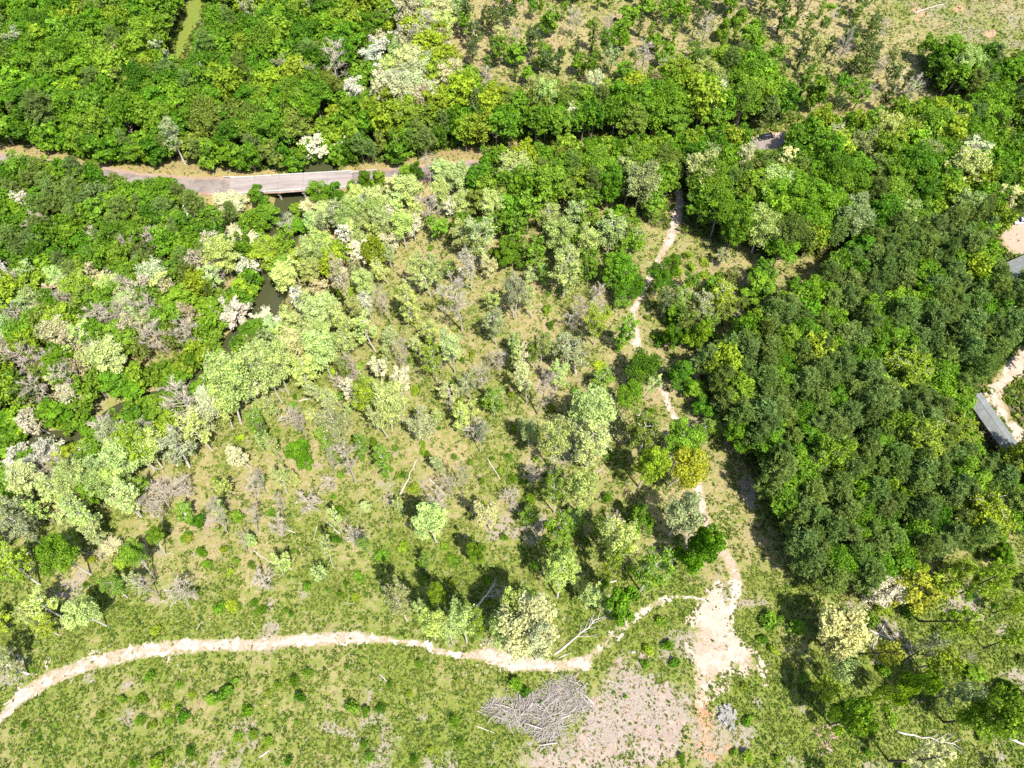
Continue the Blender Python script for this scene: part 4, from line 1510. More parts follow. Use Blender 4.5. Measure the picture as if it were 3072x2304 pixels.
def fill(poly, spacing, mix, Hr, zone, hc=0.66, tries=None, rk=1.0, avoid=0.55):
    Hm = sum(Hr) / 2 * hc
    G = np.array(ground_poly(poly, Hm))
    x0, y0, x1, y1 = *G.min(0), *G.max(0)
    y1 = min(y1, 330)
    Gl = [tuple(g) for g in G]
    wts = np.array([m[2] for m in mix], float); wts /= wts.sum()
    area = (x1 - x0) * (y1 - y0)
    X = rng.uniform(x0, x1, int(area / spacing ** 2 * 9)); Y = rng.uniform(y0, y1, len(X))
    ok = inpoly(X, Y, Gl)
    X, Y = X[ok], Y[ok]
    dr, _ = dist_line(X, Y, RIVER); ok = dr > 5.2
    d2, _ = dist_line(X, Y, ROAD); ok &= d2 > 5.6
    for L in TRACKS:
        d, par = dist_line(X, Y, L); ok &= d > np.interp(par, np.arange(len(L)), [q[2] for q in L]) + 1.6
    for hx, hy, hr_ in ((home.location.x, home.location.y, 8.0), (house.location.x, house.location.y, 9.5)):
        ok &= np.hypot(X - hx, Y - hy) > hr_
    X, Y = X[ok], Y[ok]
    ex = [(t['x'], t['y'], t['R']) for t in TREES]
    EX = np.array(ex) if ex else np.zeros((0, 3))
    mine = []
    for x, y in zip(X, Y):
        form, col, _ = mix[rng.choice(len(mix), p=wts)]
        H = rng.uniform(*Hr)
        f = FORMS[form][0]
        R = f.R * (H / f.H) ** 0.6 * rng.uniform(0.78, 1.2) * rk
        if form in ('bush', 'sapling'):
            H, R = rng.uniform(1.4, 3.2), rng.uniform(1.0, 2.2)
        if len(EX) and (np.hypot(EX[:, 0] - x, EX[:, 1] - y) < avoid * (EX[:, 2] + R)).any():
            continue
        if mine:
            M = np.array(mine)
            if (np.hypot(M[:, 0] - x, M[:, 1] - y) < spacing * 0.5 * (0.8 + 0.2 * (M[:, 2] + R) / 8)).any() or (np.hypot(M[:, 0] - x, M[:, 1] - y) < 0.42 * (M[:, 2] + R)).any():
                continue
        zc = H * CENTRE[form]
        bad = False
        for hh, kk in ((zc, 1.15), (H * 0.93, 0.5), (H * 0.42, 0.8 if form != 'pine' else 0.4)):
            px, py, Z = proj(np.array([x, y, hh]))
            rp_ = R * FPX / Z * kk
            if any(covered(px + a * rp_, py + b * rp_) for a, b in ((0, 0), (-1, 0), (1, 0), (0, -1), (0, 1), (.7, .7), (-.7, .7), (.7, -.7), (-.7, -.7))):
                bad = True
                break
        if bad:
            continue
        k = zc / math.tan(R_(SUN_EL))
        if any(inpoly(np.array([x + k * math.sin(R_(SHADOW_AZ))]), np.array([y + k * math.cos(R_(SHADOW_AZ))]), g)[0] for g in SUNNY):
            continue
        mine.append((x, y, R))
        add_tree(x, y, H, R, form, col, zone)


# river banks: shrubs and small trees in fresh leaf
for i in range(len(RIVER) - 1):
    p, q = np.array(RIVER[i]), np.array(RIVER[i + 1])
    L = np.hypot(*(q - p)); nrm_ = np.array([-(q - p)[1], (q - p)[0]]) / L
    for s in np.arange(0, L, 3.3 if p[1] < at(900, 480)[1] else 2.2):
        for sd in (-1, 1):
            c = p + (q - p) * s / L + nrm_ * sd * rng.uniform(*((4.4, 7.2) if p[1] < at(900, 480)[1] else (2.6, 5.5))) + rng.normal(size=2) * 0.6
            dR, _ = dist_line(np.array([c[0]]), np.array([c[1]]), ROAD)
            if dR[0] < 8 or c[1] > 300: continue
            H = rng.uniform(6, 12)
            px, py, Z = proj(np.array([c[0], c[1], H * .5]))
            if px < -200 or px > 1400 or any(covered(px + a, py + b) for a, b in ((0, 0), (-14, 0), (14, 0), (0, -16), (0, 16))): continue
            if any(t['hand'] and math.hypot(t['x'] - c[0], t['y'] - c[1]) < 2.5 for t in TREES): continue
            lower = py > 1150
            form, col = [('edge', 'vivid green'), ('edge', 'bright green'), ('broad', 'vivid green'), ('edge', 'yellow-green'), ('sparse', 'whitish'), ('open', 'bright green')][rng.choice(6, p=[.27, .25, .14, .12, .12, .10])]
            add_tree(c[0], c[1], H, rng.uniform(2.8, 4.6), form, col, 'river bank')

EDGE_N = [(60, 395), (110, 432), (205, 455), (330, 478), (430, 478), (545, 448), (640, 478), (700, 500), (800, 500), (860, 495), (960, 485), (1040, 480), (1110, 470), (1210, 462), (1290, 430), (1350, 395), (1440, 395)]
fill([(x, y - 42) for x, y in EDGE_N] + [(x, y + 4) for x, y in EDGE_N[::-1]], 5.6, [('edge', 'vivid green', 4), ('edge', 'deep green', 3), ('pine', 'pine green', 3), ('edge', 'olive green', 2), ('edge', 'bright green', 3)], (9, 13), 'roadside wood edge', hc=.5)
for k, px in enumerate(np.arange(-20, 580, 19)):
    py = np.interp(px, [q[0] for q in ROAD_PX], [q[1] for q in ROAD_PX])
    c = at(px + rng.normal() * 5, py + 10, 0.5)
    n_ = np.array([0.12, -1.0])
    c = c[:2] + n_ * (4.9 + 2.2 * rng.random())
    H = 11.0 + 3.5 * rng.random() if px < 345 else 8.0 + 1.8 * rng.random()
    if px < 95: H *= 0.55
    form, col = [('broad', 'vivid green'), ('pine', 'pine green'), ('broad', 'bright green'), ('edge', 'olive green'), ('broad', 'deep green')][k % 5]
    add_tree(c[0], c[1], H, 2.6 + 1.1 * rng.random(), form, col, 'mixed wood before the road')
for k, px in enumerate(np.r_[np.arange(1480, 2215, 24), np.arange(2352, 2760, 22)]):
    c = at(px, np.interp(px, [q[0] for q in ROAD_PX], [q[1] for q in ROAD_PX]), 0.5)[:2] + np.array([-0.1, -1.0]) * (5.4 + 1.8 * rng.random())
    form, col = [('broad', 'vivid green'), ('broad', 'bright green'), ('edge', 'vivid green'), ('broad', 'deep green'), ('full', 'yellow-green')][k % 5]
    add_tree(c[0], c[1], 11.5 + 4 * rng.random(), 2.8 + 1.1 * rng.random(), form, col, 'green wood by the road')
fill(P_NRP, 6.2, [('sparse', 'cream', 3), ('full', 'cream', 3), ('sparse', 'buff', 2), ('full', 'pale yellow-green', 2), ('full', 'yellow-green', 1.5), ('bare', 'buff', .8)], (13, 17), 'pale riverside wood beyond the road')
fill(P_NRG, 6.5, [('full', 'yellow-green', 3), ('broad', 'bright green', 2), ('full', 'pale yellow-green', 2)], (13, 17), 'wood beyond the road')
fill(P_NMF, 6.0, [('broad', 'vivid green', 4), ('broad', 'bright green', 4), ('broad', 'olive green', 1.2), ('pine', 'pine green', 1.2), ('full', 'yellow-green', 2)], (12, 17), 'wood beyond the road')
fill(P_ULF, 6.6, [('broad', 'vivid green', 6), ('broad', 'bright green', 5), ('broad', 'deep green', 4), ('broad', 'olive green', 1.3), ('full', 'yellow-green', 1.2), ('sparse', 'grey-green', .5), ('bare', 'bare grey', .25), ('pine', 'pine green', .4)], (13, 19), 'broad green wood beyond the road', rk=1.08)
fill(P_LFD, 6.0, [('broad', 'vivid green', 4), ('broad', 'deep green', 3), ('pine', 'pine green', 4), ('broad', 'dull green', 1.5), ('broad', 'bright green', 2.5), ('bare', 'bare grey', .8), ('sparse', 'whitish', .5)], (11, 15), 'mixed wood before the road')
fill(P_LTR, 6.3, [('sparse', 'buff', 2.2), ('sparse', 'pale yellow-green', 2), ('bare', 'buff', 2), ('bare', 'bare grey', 1.2), ('broad', 'bright green', 1.8), ('broad', 'vivid green', 2.2), ('full', 'pale yellow-green', 1.4), ('full', 'cream', 1), ('open', 'olive green', 1.2), ('full', 'yellow-green', 1)], (10, 15), 'thin pale wood by the river')
fill(P_EST, 6.8, [('full', 'pale yellow-green', 2.5), ('round', 'pale yellow-green', 2), ('sparse', 'pale yellow-green', 2), ('full', 'cream', 1.6), ('sparse', 'whitish', 1.3), ('round', 'yellow-green', 2), ('broad', 'bright green', .8), ('bare', 'buff', 1), ('sparse', 'grey-green', 1.2), ('round', 'pale green', 1.2)], (11, 17), 'pale belt along the river', rk=.86)
fill(P_MEF, 6.6, [('broad', 'vivid green', 5), ('broad', 'bright green', 5), ('broad', 'deep green', 3), ('full', 'yellow-green', 1.4), ('full', 'pale green', 1.2), ('broad', 'olive green', 1.2), ('pine', 'pine green', 1), ('sparse', 'cream', .35)], (13, 19), 'green wood by the road', rk=1.05)
fill(P_CTR, 8.4, [('open', 'bright green', 3), ('edge', 'vivid green', 1.6), ('open', 'pale green', 2), ('full', 'pale yellow-green', 1), ('bush', 'bright green', 2.5), ('bare', 'buff', .6)], (10, 16), 'upper clearing')
fill(P_GRN, 7.4, [('edge', 'bright green', 3), ('open', 'vivid green', 2), ('bush', 'yellow-green', 4), ('open', 'olive green', 1), ('sparse', 'grey-green', .5)], (6, 12), 'scrub beside the narrow track')
fill(P_UMS, 11.2, [('column', 'dull green', 3), ('open', 'vivid green', 2.2), ('edge', 'bright green', 2), ('open', 'dull green', 2.2), ('bare', 'bare grey', 1.1), ('bush', 'bright green', 2), ('column', 'bright green', 1.6), ('open', 'pale green', .8)], (7, 14), 'thinned wood at the top', hc=.5, rk=.92)
fill(P_TRE, 6.4, [('broad', 'vivid green', 3), ('broad', 'deep green', 2), ('pine', 'pine green', 1.5), ('full', 'pale green', 1.2)], (11, 16), 'tree belt beside the cut-over field')
fill(P_PIN, 5.5, [('pine', 'pine green', 8), ('broad', 'vivid green', 2.0), ('broad', 'deep green', 1.0), ('broad', 'bright green', 0.8), ('full', 'yellow-green', .4)], (14, 19), 'dense pine stand', rk=0.98)
fill(P_LRS, 16, [('sparse', 'yellow-green', 2), ('bush', 'bright green', 3), ('open', 'yellow-green', 1.2), ('bush', 'olive green', 2)], (8, 14), 'low right glade')
_clr = [T('J', 0, -650), T('G', 600, 0), T('K', 700, 500), T('J', 1500, 600), T('I', 800, 800), T('I', 600, 300)]
fill(_clr, 11.5, [('sapling', 'bright green', 2), ('bush', 'vivid green', 2), ('bush', 'yellow-green', 2), ('bare', 'buff', 1.6), ('sparse', 'pale green', 1.0), ('column', 'pale green', .8)], (6, 12), 'clearing', avoid=0.8)

BUSHES = dict(
    I='1370 665 40,1580 630 25,1600 685 22,1490 645 20,1225 550 16,1470 365 22,1285 385 30,1170 230 28,570 365 30,525 515 20,880 1230 35,760 1225 26,1040 1265 35,1105 1285 25,1145 1340 40,1060 1360 26,880 1360 40,955 1390 25,1120 1140 32,1415 1195 50,1325 1225 40,1540 1300 42,1485 1465 40,1575 1450 36,1195 1560 42,1050 1555 26,845 1635 42,980 1625 50,635 1330 26,150 1390 25,345 1390 16,940 1090 36,1195 1200 30,1460 1120 25,1240 130 50,1480 90 42,195 1045 18,1640 1540 22,60 1440 18,240 1480 20',
    J='340 530 32,578 510 24,635 595 32,200 680 24,235 700 22,25 685 24,10 630 26,885 710 20,460 545 16,580 1025 22,345 1070 36,260 1120 42,95 1195 26,150 1145 32,295 1220 36,1030 1010 32,845 1140 24,970 1195 26,615 1290 46,795 1290 38,1250 1365 46,700 1310 32,10 1455 26,95 1490 38,225 1620 32,725 1590 42,690 1510 32,1105 1545 26,1290 1500 32,1000 1600 32,565 1185 16,265 1370 16,1270 1115 16,1190 275 28,525 240 28,250 300 16,1060 390 36,1500 90 26',
    K='740 1210 16,210 1255 22,1275 1155 16,1500 1370 32,1500 1590 42,1630 740 54,1600 860 28,1420 1565 26,1090 1600 30,1480 1150 26,60 1140 46,110 1180 40,960 740 34,1000 900 40,880 930 36,860 1010 30,1040 1000 34',
    F='245 940 26,1280 915 20,1060 1230 26,1055 1185 22,1150 1080 16,1350 1295 20,1485 1275 18,1540 1350 22,540 1380 24,930 1380 22,860 1345 16,500 1510 20,480 740 30,900 1380 18,260 890 18,560 890 40,1300 660 16,1620 1090 30',
    G='150 1530 36,400 400 26,380 820 14,340 520 24,330 640 22,890 1000 36,960 560 40,930 520 30,1180 1340 50,870 400 20,90 1420 18',
    L='80 760 40,150 720 24,20 860 26,100 930 34,300 1100 30,700 1410 42,1100 1230 26,540 700 30,130 1600 26,320 1640 16,1490 650 20,1550 1140 36,780 1050 26')
sp = 0
for t, s in BUSHES.items():
    for it in s.split(','):
        x, y, r = map(float, it.split())
        P = at(*T(t, x, y), 0.8)
        R = r * ZS * proj(P)[2] / FPX * 1.12
        form = 'sapling' if t in 'IJ' and y > 480 and rng.random() < .75 else 'bush'
        col = ['bright green', 'vivid green', 'yellow-green', 'bright green', 'deep green'][sp % 5] if (t, x) not in (('I', 1170.0), ('I', 570.0)) else 'golden green'
        sp += 1
        add_tree(P[0], P[1], R * rng.uniform(1.5, 1.9), R, form, col, 'clearing', True)

# ------------------------------------------------------------------ which are built one by one, which read as one mass of woodland
NOUN = dict(broad='broadleaf_tree', round='broadleaf_tree', edge='broadleaf_tree', open='broadleaf_tree', full='broadleaf_tree', sparse='budding_tree', column='slender_tree', bare='bare_tree', pine='pine_tree', bush='bush', sapling='sapling')
for t in TREES:
    px, py, Z = proj(np.array([t['x'], t['y'], t['H'] * CENTRE[t['form']]]))
    t['px'], t['py'], t['rp'] = px, py, t['R'] * FPX / Z
    t['in'] = -t['rp'] * .6 < px < PW + t['rp'] * .6 and -t['rp'] * .6 < py < PH + t['rp'] * .6
    n = NOUN[t['form']]
    if n == 'broadleaf_tree' and t['col'] in ('cream', 'pale yellow-green', 'pale green', 'grey-green', 'whitish'):
        n = 'budding_tree'
    t['noun'] = n
ONE = []
for n in sorted(set(NOUN.values())):
    L = sorted([t for t in TREES if t['noun'] == n and t['in']], key=lambda t: (-t['hand'], -t['rp'] * min(1, t['H'] / 6)))
    ONE += L[:298]
ids = {id(t) for t in ONE}
REST = [t for t in TREES if id(t) not in ids]

LANDMARKS = {
    'the road bridge': (873, 552), 'the black car': (2293, 417), 'the brush pile': T('K', 230, 1300), 'the concrete rubble heap': T('K', 1370, 1335), 'the bare sandy patch': T('K', 1240, 800),
    'the dark river pool': (800, 860), 'the mobile home': (2985, 1265), 'the grey-roofed house': (3040, 770), 'the grassy strip in the far wood': (580, 100), 'the lower left end of the dirt track': T('I', 40, 1310),
    'the middle of the dirt track': T('J', 250, 865), 'the grassy verge before the bridge': (500, 540), 'the far left bend of the road': (30, 485), 'the cut-over field': (2900, 60), 'the wooded end of the narrow track': T('C', 1050, 1350),
    'the bend of the narrow track': T('G', 800, 450), 'the fork of the tracks': T('K', 1250, 560), 'the pink earth patch low right': T('L', 480, 1480), 'the long fallen tree': T('K', 450, 820), 'the big round pale tree': T('J', 1085, 140),
    'the top left corner': (0, 0), 'the bottom right corner': (3072, 2304), 'the middle of the left edge': (0, 1050), 'the middle of the top edge': (1800, 0), 'the upper right edge': (3060, 420),
    'the lower end of the pine stand': (2455, 1800), 'the verge beyond the bridge': (1390, 465), 'the right edge below the mobile home': (3060, 1560), 'the upper left edge': (0, 330), 'the bottom edge middle': (1100, 2290),
    'the crossed fallen trunks': T('L', 770, 830), 'the middle of the clearing': (1350, 1150), 'the middle of the pine stand': (2620, 1200)}
LMXY = {k: at(*v)[:2] for k, v in LANDMARKS.items()}
_o = 'nearest second third fourth fifth sixth seventh eighth ninth tenth eleventh twelfth thirteenth fourteenth fifteenth sixteenth seventeenth eighteenth nineteenth twentieth'.split()
ORD = ['nearest'] + [w + ' nearest' for w in _o[1:]]
for tens in ('twenty', 'thirty', 'forty', 'fifty', 'sixty', 'seventy', 'eighty', 'ninety'):
    ORD += [tens + '-' + w + ' nearest' for w in 'first second third fourth fifth sixth seventh eighth ninth'.split()] + [tens + '-tenth nearest']
PLACE = {'clearing': 'in the open clearing', 'low right glade': 'in the thin glade', 'riverside edge': 'at the riverside', 'river bank': 'on the river bank', 'roadside wood edge': 'at the roadside wood edge',
         'pale riverside wood beyond the road': 'in the pale far riverside wood', 'wood beyond the road': 'in the wood beyond the road', 'broad green wood beyond the road': 'in the dense far wood', 'mixed wood before the road': 'in the mixed wood',
         'thin pale wood by the river': 'in the thin pale wood', 'pale belt along the river': 'in the pale belt', 'green wood by the road': 'in the green wood', 'upper clearing': 'in the upper clearing', 'scrub beside the narrow track': 'in the scrub',
         'thinned wood at the top': 'in the thinned wood', 'tree belt beside the cut-over field': 'in the field-side belt', 'dense pine stand': 'in the pine stand'}
FORMW = dict(broad='round', round='dome-crowned', edge='low spreading', open='open-crowned', full='full-crowned', sparse='thin', column='columnar', bare='leafless', pine='tufted', bush='rounded', sapling='spiky')
groups = {}
for t in ONE:
    groups.setdefault((t['col'], t['form'], t['noun']), []).append(t)
for (col, form, noun), L in groups.items():
    XY = np.array([(t['x'], t['y']) for t in L])
    best = [(999, None)] * len(L)
    for lm, c in LMXY.items():
        order = np.argsort(np.hypot(*(XY - c).T))
        for k, i in enumerate(order):
            if k < best[i][0]:
                best[i] = (k, lm)
    for t, (k, lm) in zip(L, best):
        n = noun.replace('_', ' ').replace('bare tree', 'tree').replace('slender tree', 'slender tree').replace('broadleaf tree', 'tree').replace('pine tree', 'pine')
        cn = col if form != 'pine' else 'dark green'
        lab = f"{FORMW[form]} {cn} {n} {PLACE[t['zone']].replace('in the open clearing', 'in the clearing')}, {ORD[k]} to {lm}".replace('leafless bare grey', 'leafless grey')
        if len(lab.replace('-', ' ').split()) > 16:
            lab = lab.replace(' ' + PLACE[t['zone']].replace('in the open clearing', 'in the clearing'), '')
        t['label'] = lab

GROUPN = dict(broadleaf_tree='green broadleaf trees of the woods and clearing', budding_tree='pale budding trees', slender_tree='slender trees left in the clearings', bare_tree='leafless trees', pine_tree='pine trees', bush='bushes on open ground', sapling='young saplings on open ground')
CAT = dict(broadleaf_tree='tree', budding_tree='tree', slender_tree='tree', bare_tree='tree', pine_tree='pine tree', bush='bush', sapling='sapling')


def tree_matrix(t, p):
    s = t['R'] / p.R
    return s, s, t['H'] / p.H


zs = gz(np.array([t['x'] for t in ONE]), np.array([t['y'] for t in ONE]))
for t, z in zip(ONE, zs):
    L = FORMS[t['form']]
    p = L[rng.integers(len(L))]
    r = bpy.data.objects.new(t['noun'], None)
    COL.objects.link(r)
    r.empty_display_size = 0.5
    r.location = (t['x'], t['y'], z - 0.12)
    q = Euler((0, 0, rng.random() * 6.283)).to_matrix()
    if t['lean'] is not None:
        lx, ly = t['lean']
        q = Vector((0, 0, 1)).rotation_difference(Vector((lx, ly, 1.0))).to_matrix() @ q
    r.rotation_euler = q.to_euler()
    r.scale = tree_matrix(t, p)
    tag(r, t['label'], CAT[t['noun']], GROUPN[t['noun']])
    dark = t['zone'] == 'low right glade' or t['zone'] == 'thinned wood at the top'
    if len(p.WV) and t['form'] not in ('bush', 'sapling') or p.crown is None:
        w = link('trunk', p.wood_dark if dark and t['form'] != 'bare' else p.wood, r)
    if p.crown is not None:
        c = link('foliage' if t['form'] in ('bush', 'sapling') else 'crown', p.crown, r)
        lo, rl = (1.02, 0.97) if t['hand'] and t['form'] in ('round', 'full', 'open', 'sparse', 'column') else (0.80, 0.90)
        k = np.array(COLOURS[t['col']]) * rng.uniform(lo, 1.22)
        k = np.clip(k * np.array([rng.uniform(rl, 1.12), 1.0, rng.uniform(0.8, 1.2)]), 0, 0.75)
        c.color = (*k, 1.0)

# everything past the limits: one mass, leaves and stems
MV, MF, MC, MT, off = [], [], [], [], 0
SV, SF, so = [], [], 0
zr = gz(np.array([t['x'] for t in REST]), np.array([t['y'] for t in REST])) if REST else []
for t, z in zip(REST, zr):
    L = FORMS[t['form']]
    p = L[rng.integers(len(L))]
    a = rng.random() * 6.283
    ca_, sa_ = math.cos(a), math.sin(a)
    Rm = np.array([[ca_, -sa_, 0], [sa_, ca_, 0], [0, 0, 1]])
    S = np.array(tree_matrix(t, p))
    if p.crown is not None:
        Q = p.LV.reshape(-1, 4, 3)
        keep = rng.random(len(Q)) < (0.27 if t['in'] else 0.13)
        Q = Q[keep]
        ctr = Q.mean(1, keepdims=True)
        Q = (ctr + (Q - ctr) * (1.75 if t['in'] else 2.4)) * S
        V = Q.reshape(-1, 3) @ Rm.T + np.array([t['x'], t['y'], z])
        MV.append(V); MF.append(np.arange(len(V)).reshape(-1, 4) + off); off += len(V)
        k = np.clip(np.array(COLOURS[t['col']]) * rng.uniform(0.80, 1.22) * np.array([rng.uniform(0.90, 1.14), 1.0, rng.uniform(0.8, 1.25)]), 0, .75)
        MC.append(np.broadcast_to(k, (len(V), 3)))
        MT.append(np.repeat(p.LT.reshape(-1, 4)[keep][:, 0], 4))
    if t['in'] or p.crown is None:
        nq = len(p.WQ) if p.crown is None else min(len(p.WQ), 160)
        V = (p.WV * S) @ Rm.T + np.array([t['x'], t['y'], z])
        u, inv = np.unique(p.WQ[:nq], return_inverse=True)
        SV.append(V[u]); SF.append(inv.reshape(-1, 4) + so); so += len(u)
if MV:
    o = link('woodland_foliage', np_mesh('woodland_foliage', np.concatenate(MV), [np.concatenate(MF)], [M_LEAFV], attrs=dict(plantcol=np.concatenate(MC), tint=np.concatenate(MT))))
    tag(o, 'mass of green crowns filling the deeper parts of the woods', kind='stuff')
if SV:
    o = link('woodland_stems', np_mesh('woodland_stems', np.concatenate(SV), [np.concatenate(SF)], [M_BARK]))
    tag(o, 'grey stems under the mass of crowns in the woods', kind='stuff')
print('TREES', len(TREES), 'single', len(ONE), 'rest', len(REST), 'in', sum(t['in'] for t in REST), 'massquads', off // 4, {n: sum(1 for t in ONE if t['noun'] == n) for n in set(NOUN.values())})


# ------------------------------------------------------------------ fallen trees, logs and poles
def log(a, b, r, label, branches=0, group='fallen trees and logs', end=None, z0=None, mat=None, name='fallen_tree', rise=0.0):
    A, B = at(*a), at(*b)
    x, y = A[0], A[1]
    root = empty(name, (x, y, gzf(x, y)), along_frame(A, B))
    tag(root, label, 'log' if not branches else 'fallen tree', group)
    L = float(np.hypot(*(B - A)[:2]))
    n = 8
    s = np.linspace(0, 1, n)
    wob = rng.normal(size=n) * 0.012 * L
    wob[0] = 0
    zz = gz(x + (B[0] - A[0]) * s, y + (B[1] - A[1]) * s) - gzf(x, y)
    pts = np.stack([s * L, wob, zz + r * 0.8 + rise * s], 1)
    P = MB(); P.tube(pts, np.linspace(r, r * (0.35 if branches else 0.75), n), 8)
    P.build('trunk', mat or M_DEAD, root, True)
    for k in range(branches):
        t = 0.45 + 0.55 * (k + rng.random()) / branches
        p = on_path(pts, min(t, .99))
        sd = 1 if k % 2 else -1
        ln = L * (0.10 + 0.24 * rng.random()) * (1.25 - t * 0.6)
        e = p + np.array([ln * 0.85, sd * ln * (0.25 + 0.5 * rng.random()), 0.1 + 0.35 * ln * rng.random()])
        m = MB()
        tt = np.linspace(0, 1, 4)[:, None]
        pp = p * (1 - tt) + e * tt + rng.normal(size=(4, 3)) * 0.05 * ln * tt
        m.tube(pp, np.linspace(r * 0.34, r * 0.10, 4), 5)
        for j in range(4):
            q0 = on_path(pp, 0.3 + 0.6 * rng.random())
            m.tube([q0, q0 + (e - p) * 0.4 + rng.normal(size=3) * 0.14 * ln], [r * 0.12, r * 0.05], 3)
        m.build('branch', mat or M_DEAD, root)
    return root


log(T('K', 292, 955), T('K', 590, 715), 0.27, 'long white fallen tree with a fan of bare branches beside the sandy track', 11)
log(T('J', 1340, 718), T('J', 1508, 530), 0.30, 'broken white leaning trunk among the yellow-green trees above the dirt track', 2, rise=3.0)
log(T('J', -10, 300), T('J', 185, 432), 0.17, 'thin white fallen trunk with green tip in the lower left clearing', 3)
log(T('F', 912, 1502), T('F', 1025, 1270), 0.20, 'straight pale log lying up the slope in the middle of the clearing')
log(T('F', 1090, 1395), T('F', 1210, 1525), 0.22, 'pale fallen log pointing at the round pale tree', 2)
log(T('F', 1452, 1272), T('F', 1537, 1408), 0.18, 'pale fallen log with broken end in the right of the clearing')
log(T('F', 283, 922), T('F', 362, 900), 0.20, 'short pale log on red soil below the riverside trees')
log(T('L', 690, 800), T('L', 845, 862), 0.24, 'white fallen trunk in the glade, crossed by another')
log(T('L', 795, 745), T('L', 715, 920), 0.17, 'thin white trunk lying across a thicker one in the glade')
log(T('L', 868, 1432), T('L', 1230, 1505), 0.24, 'long white fallen tree with feathery branches in the low right glade', 9)
log(T('J', 265, 200), T('J', 150, 150), 0.15, 'short pale curved branch left of the spiky pale tree')
log(T('J', 375, 245), T('J', 405, 130), 0.13, 'thin pale branch lying upright in the lower clearing')
log(T('J', 540, 205), T('J', 440, 110), 0.15, 'thin pale fallen stem below the small yellow tree')
log(T('C', 30, 1312), T('C', 112, 1275), 0.22, 'white log on bare soil at the upper clearing')
log(T('C', 940, 466), T('C', 1065, 428), 0.2, 'pale log in the thinned wood by the green trees')
log(T('D', 78, 188), T('D', 192, 92), 0.2, 'long pale log among the dark trunks of the thinned wood')
log(T('D', 212, 136), T('D', 332, 70), 0.18, 'thin pale log beside a longer one in the thinned wood')
log(T('D', 975, 82), T('D', 1172, 20), 0.22, 'white fallen trunk on the cut-over field')
log(T('D', 840, 585), T('D', 895, 480), 0.18, 'white leaning dead stem in the shade of the thinned wood', 0, rise=4)
log(T('K', 612, 510), T('K', 682, 495), 0.25, 'short thick pale log below the pale trees near the sandy track')
log(T('K', 318, 978), T('K', 402, 940), 0.14, 'thin pale branch at the foot of the long fallen tree')
log(T('G', 1310, 372), T('G', 1382, 370), 0.17, 'short white log in the scrub beside the narrow track')
log(T('I', 480, 1002), T('I', 705, 888), 0.09, 'thin straight pole lying along the dirt track', name='fallen_pole')
log(T('I', 1150, 1610), T('I', 1180, 1570), 0.14, 'short pale log among the saplings at the bottom')
log(T('J', 40, 1592), T('J', 105, 1548), 0.18, 'short white log at the bottom of the lower clearing')
log(T('J', 785, 1075), T('J', 832, 1122), 0.12, 'thin white stick beside a yellow-green bush below the track')
log(T('J', 1385, 1395), T('J', 1500, 1440), 0.12, 'thin grey pole beside the brush pile')
log(T('K', 775, 940), T('K', 800, 938), 0.28, 'short white stub on the grey litter near the brush pile')
log(T('G', 550, 1380), T('G', 600, 1330), 0.12, 'thin pale branch beside the broad pale tree')
log(T('I', 1105, 1010), T('I', 1130, 1060), 0.12, 'small pale stick below the dirt track')
log(T('L', 1560, 1470), T('L', 1659, 1515), 0.3, 'thick pale trunk at the far right edge of the glade')
log(T('L', 650, 905), T('L', 665, 950), 0.12, 'small white stick under the large cream tree')
log(T('C', 760, 470), T('C', 740, 478), 0.2, 'small white stump end in the thinned wood')

# ------------------------------------------------------------------ brush pile and rubble heap
G = np.array(ground_poly(PILE_PX))
Gt = [tuple(g) for g in G]
bc = at(*T('K', 270, 1290))
pile = empty('brush_pile', (bc[0], bc[1], gzf(bc[0], bc[1])))
tag(pile, 'large heap of bleached grey branches and brushwood beside the dirt track', 'brush pile')


def stick_mesh(L, r):
    m = MB()
    n = 5
    s = np.linspace(0, 1, n)
    P = np.stack([(s - .5) * L, rng.normal(size=n) * 0.03 * L, rng.normal(size=n) * 0.02 * L], 1)
    m.tube(P, np.linspace(r, r * .35, n), 4, cap=False)
    for k in range(3):
        p = on_path(P, .3 + .65 * rng.random())
        m.tube([p, p + np.array([.22 * L, rng.normal() * .10 * L, rng.normal() * .06 * L])], [r * .4, r * .12], 3, cap=False)
    return m


sticks = [stick_mesh(rng.uniform(2.0, 6.0), rng.uniform(.05, .13)) for _ in range(14)]
smesh = [s.mesh('branch', M_BRUSH) for s in sticks]


def pile_points(n):
    out = []
    x0, y0, x1, y1 = *G.min(0), *G.max(0)
    ex = [tuple(p) for p in G] + [tuple(G[0])]
    while len(out) < n:
        x, y = rng.uniform(x0, x1), rng.uniform(y0, y1)
        if not inpoly(np.array([x]), np.array([y]), Gt)[0]: continue
        d, _ = dist_line(np.array([x]), np.array([y]), ex)
        hgt = 2.0 * (1 - math.exp(-d[0] / 2.2)) * (0.35 + 1.1 * float(fbm(np.array([x]), np.array([y]), 5, 2)[0]))
        an = 9.5 * float(fbm(np.array([x]), np.array([y]), 6, 2)[0]) + rng.normal() * 0.75
        out.append((x, y, hgt * rng.random() ** 0.5 + 0.08, an))
    return out


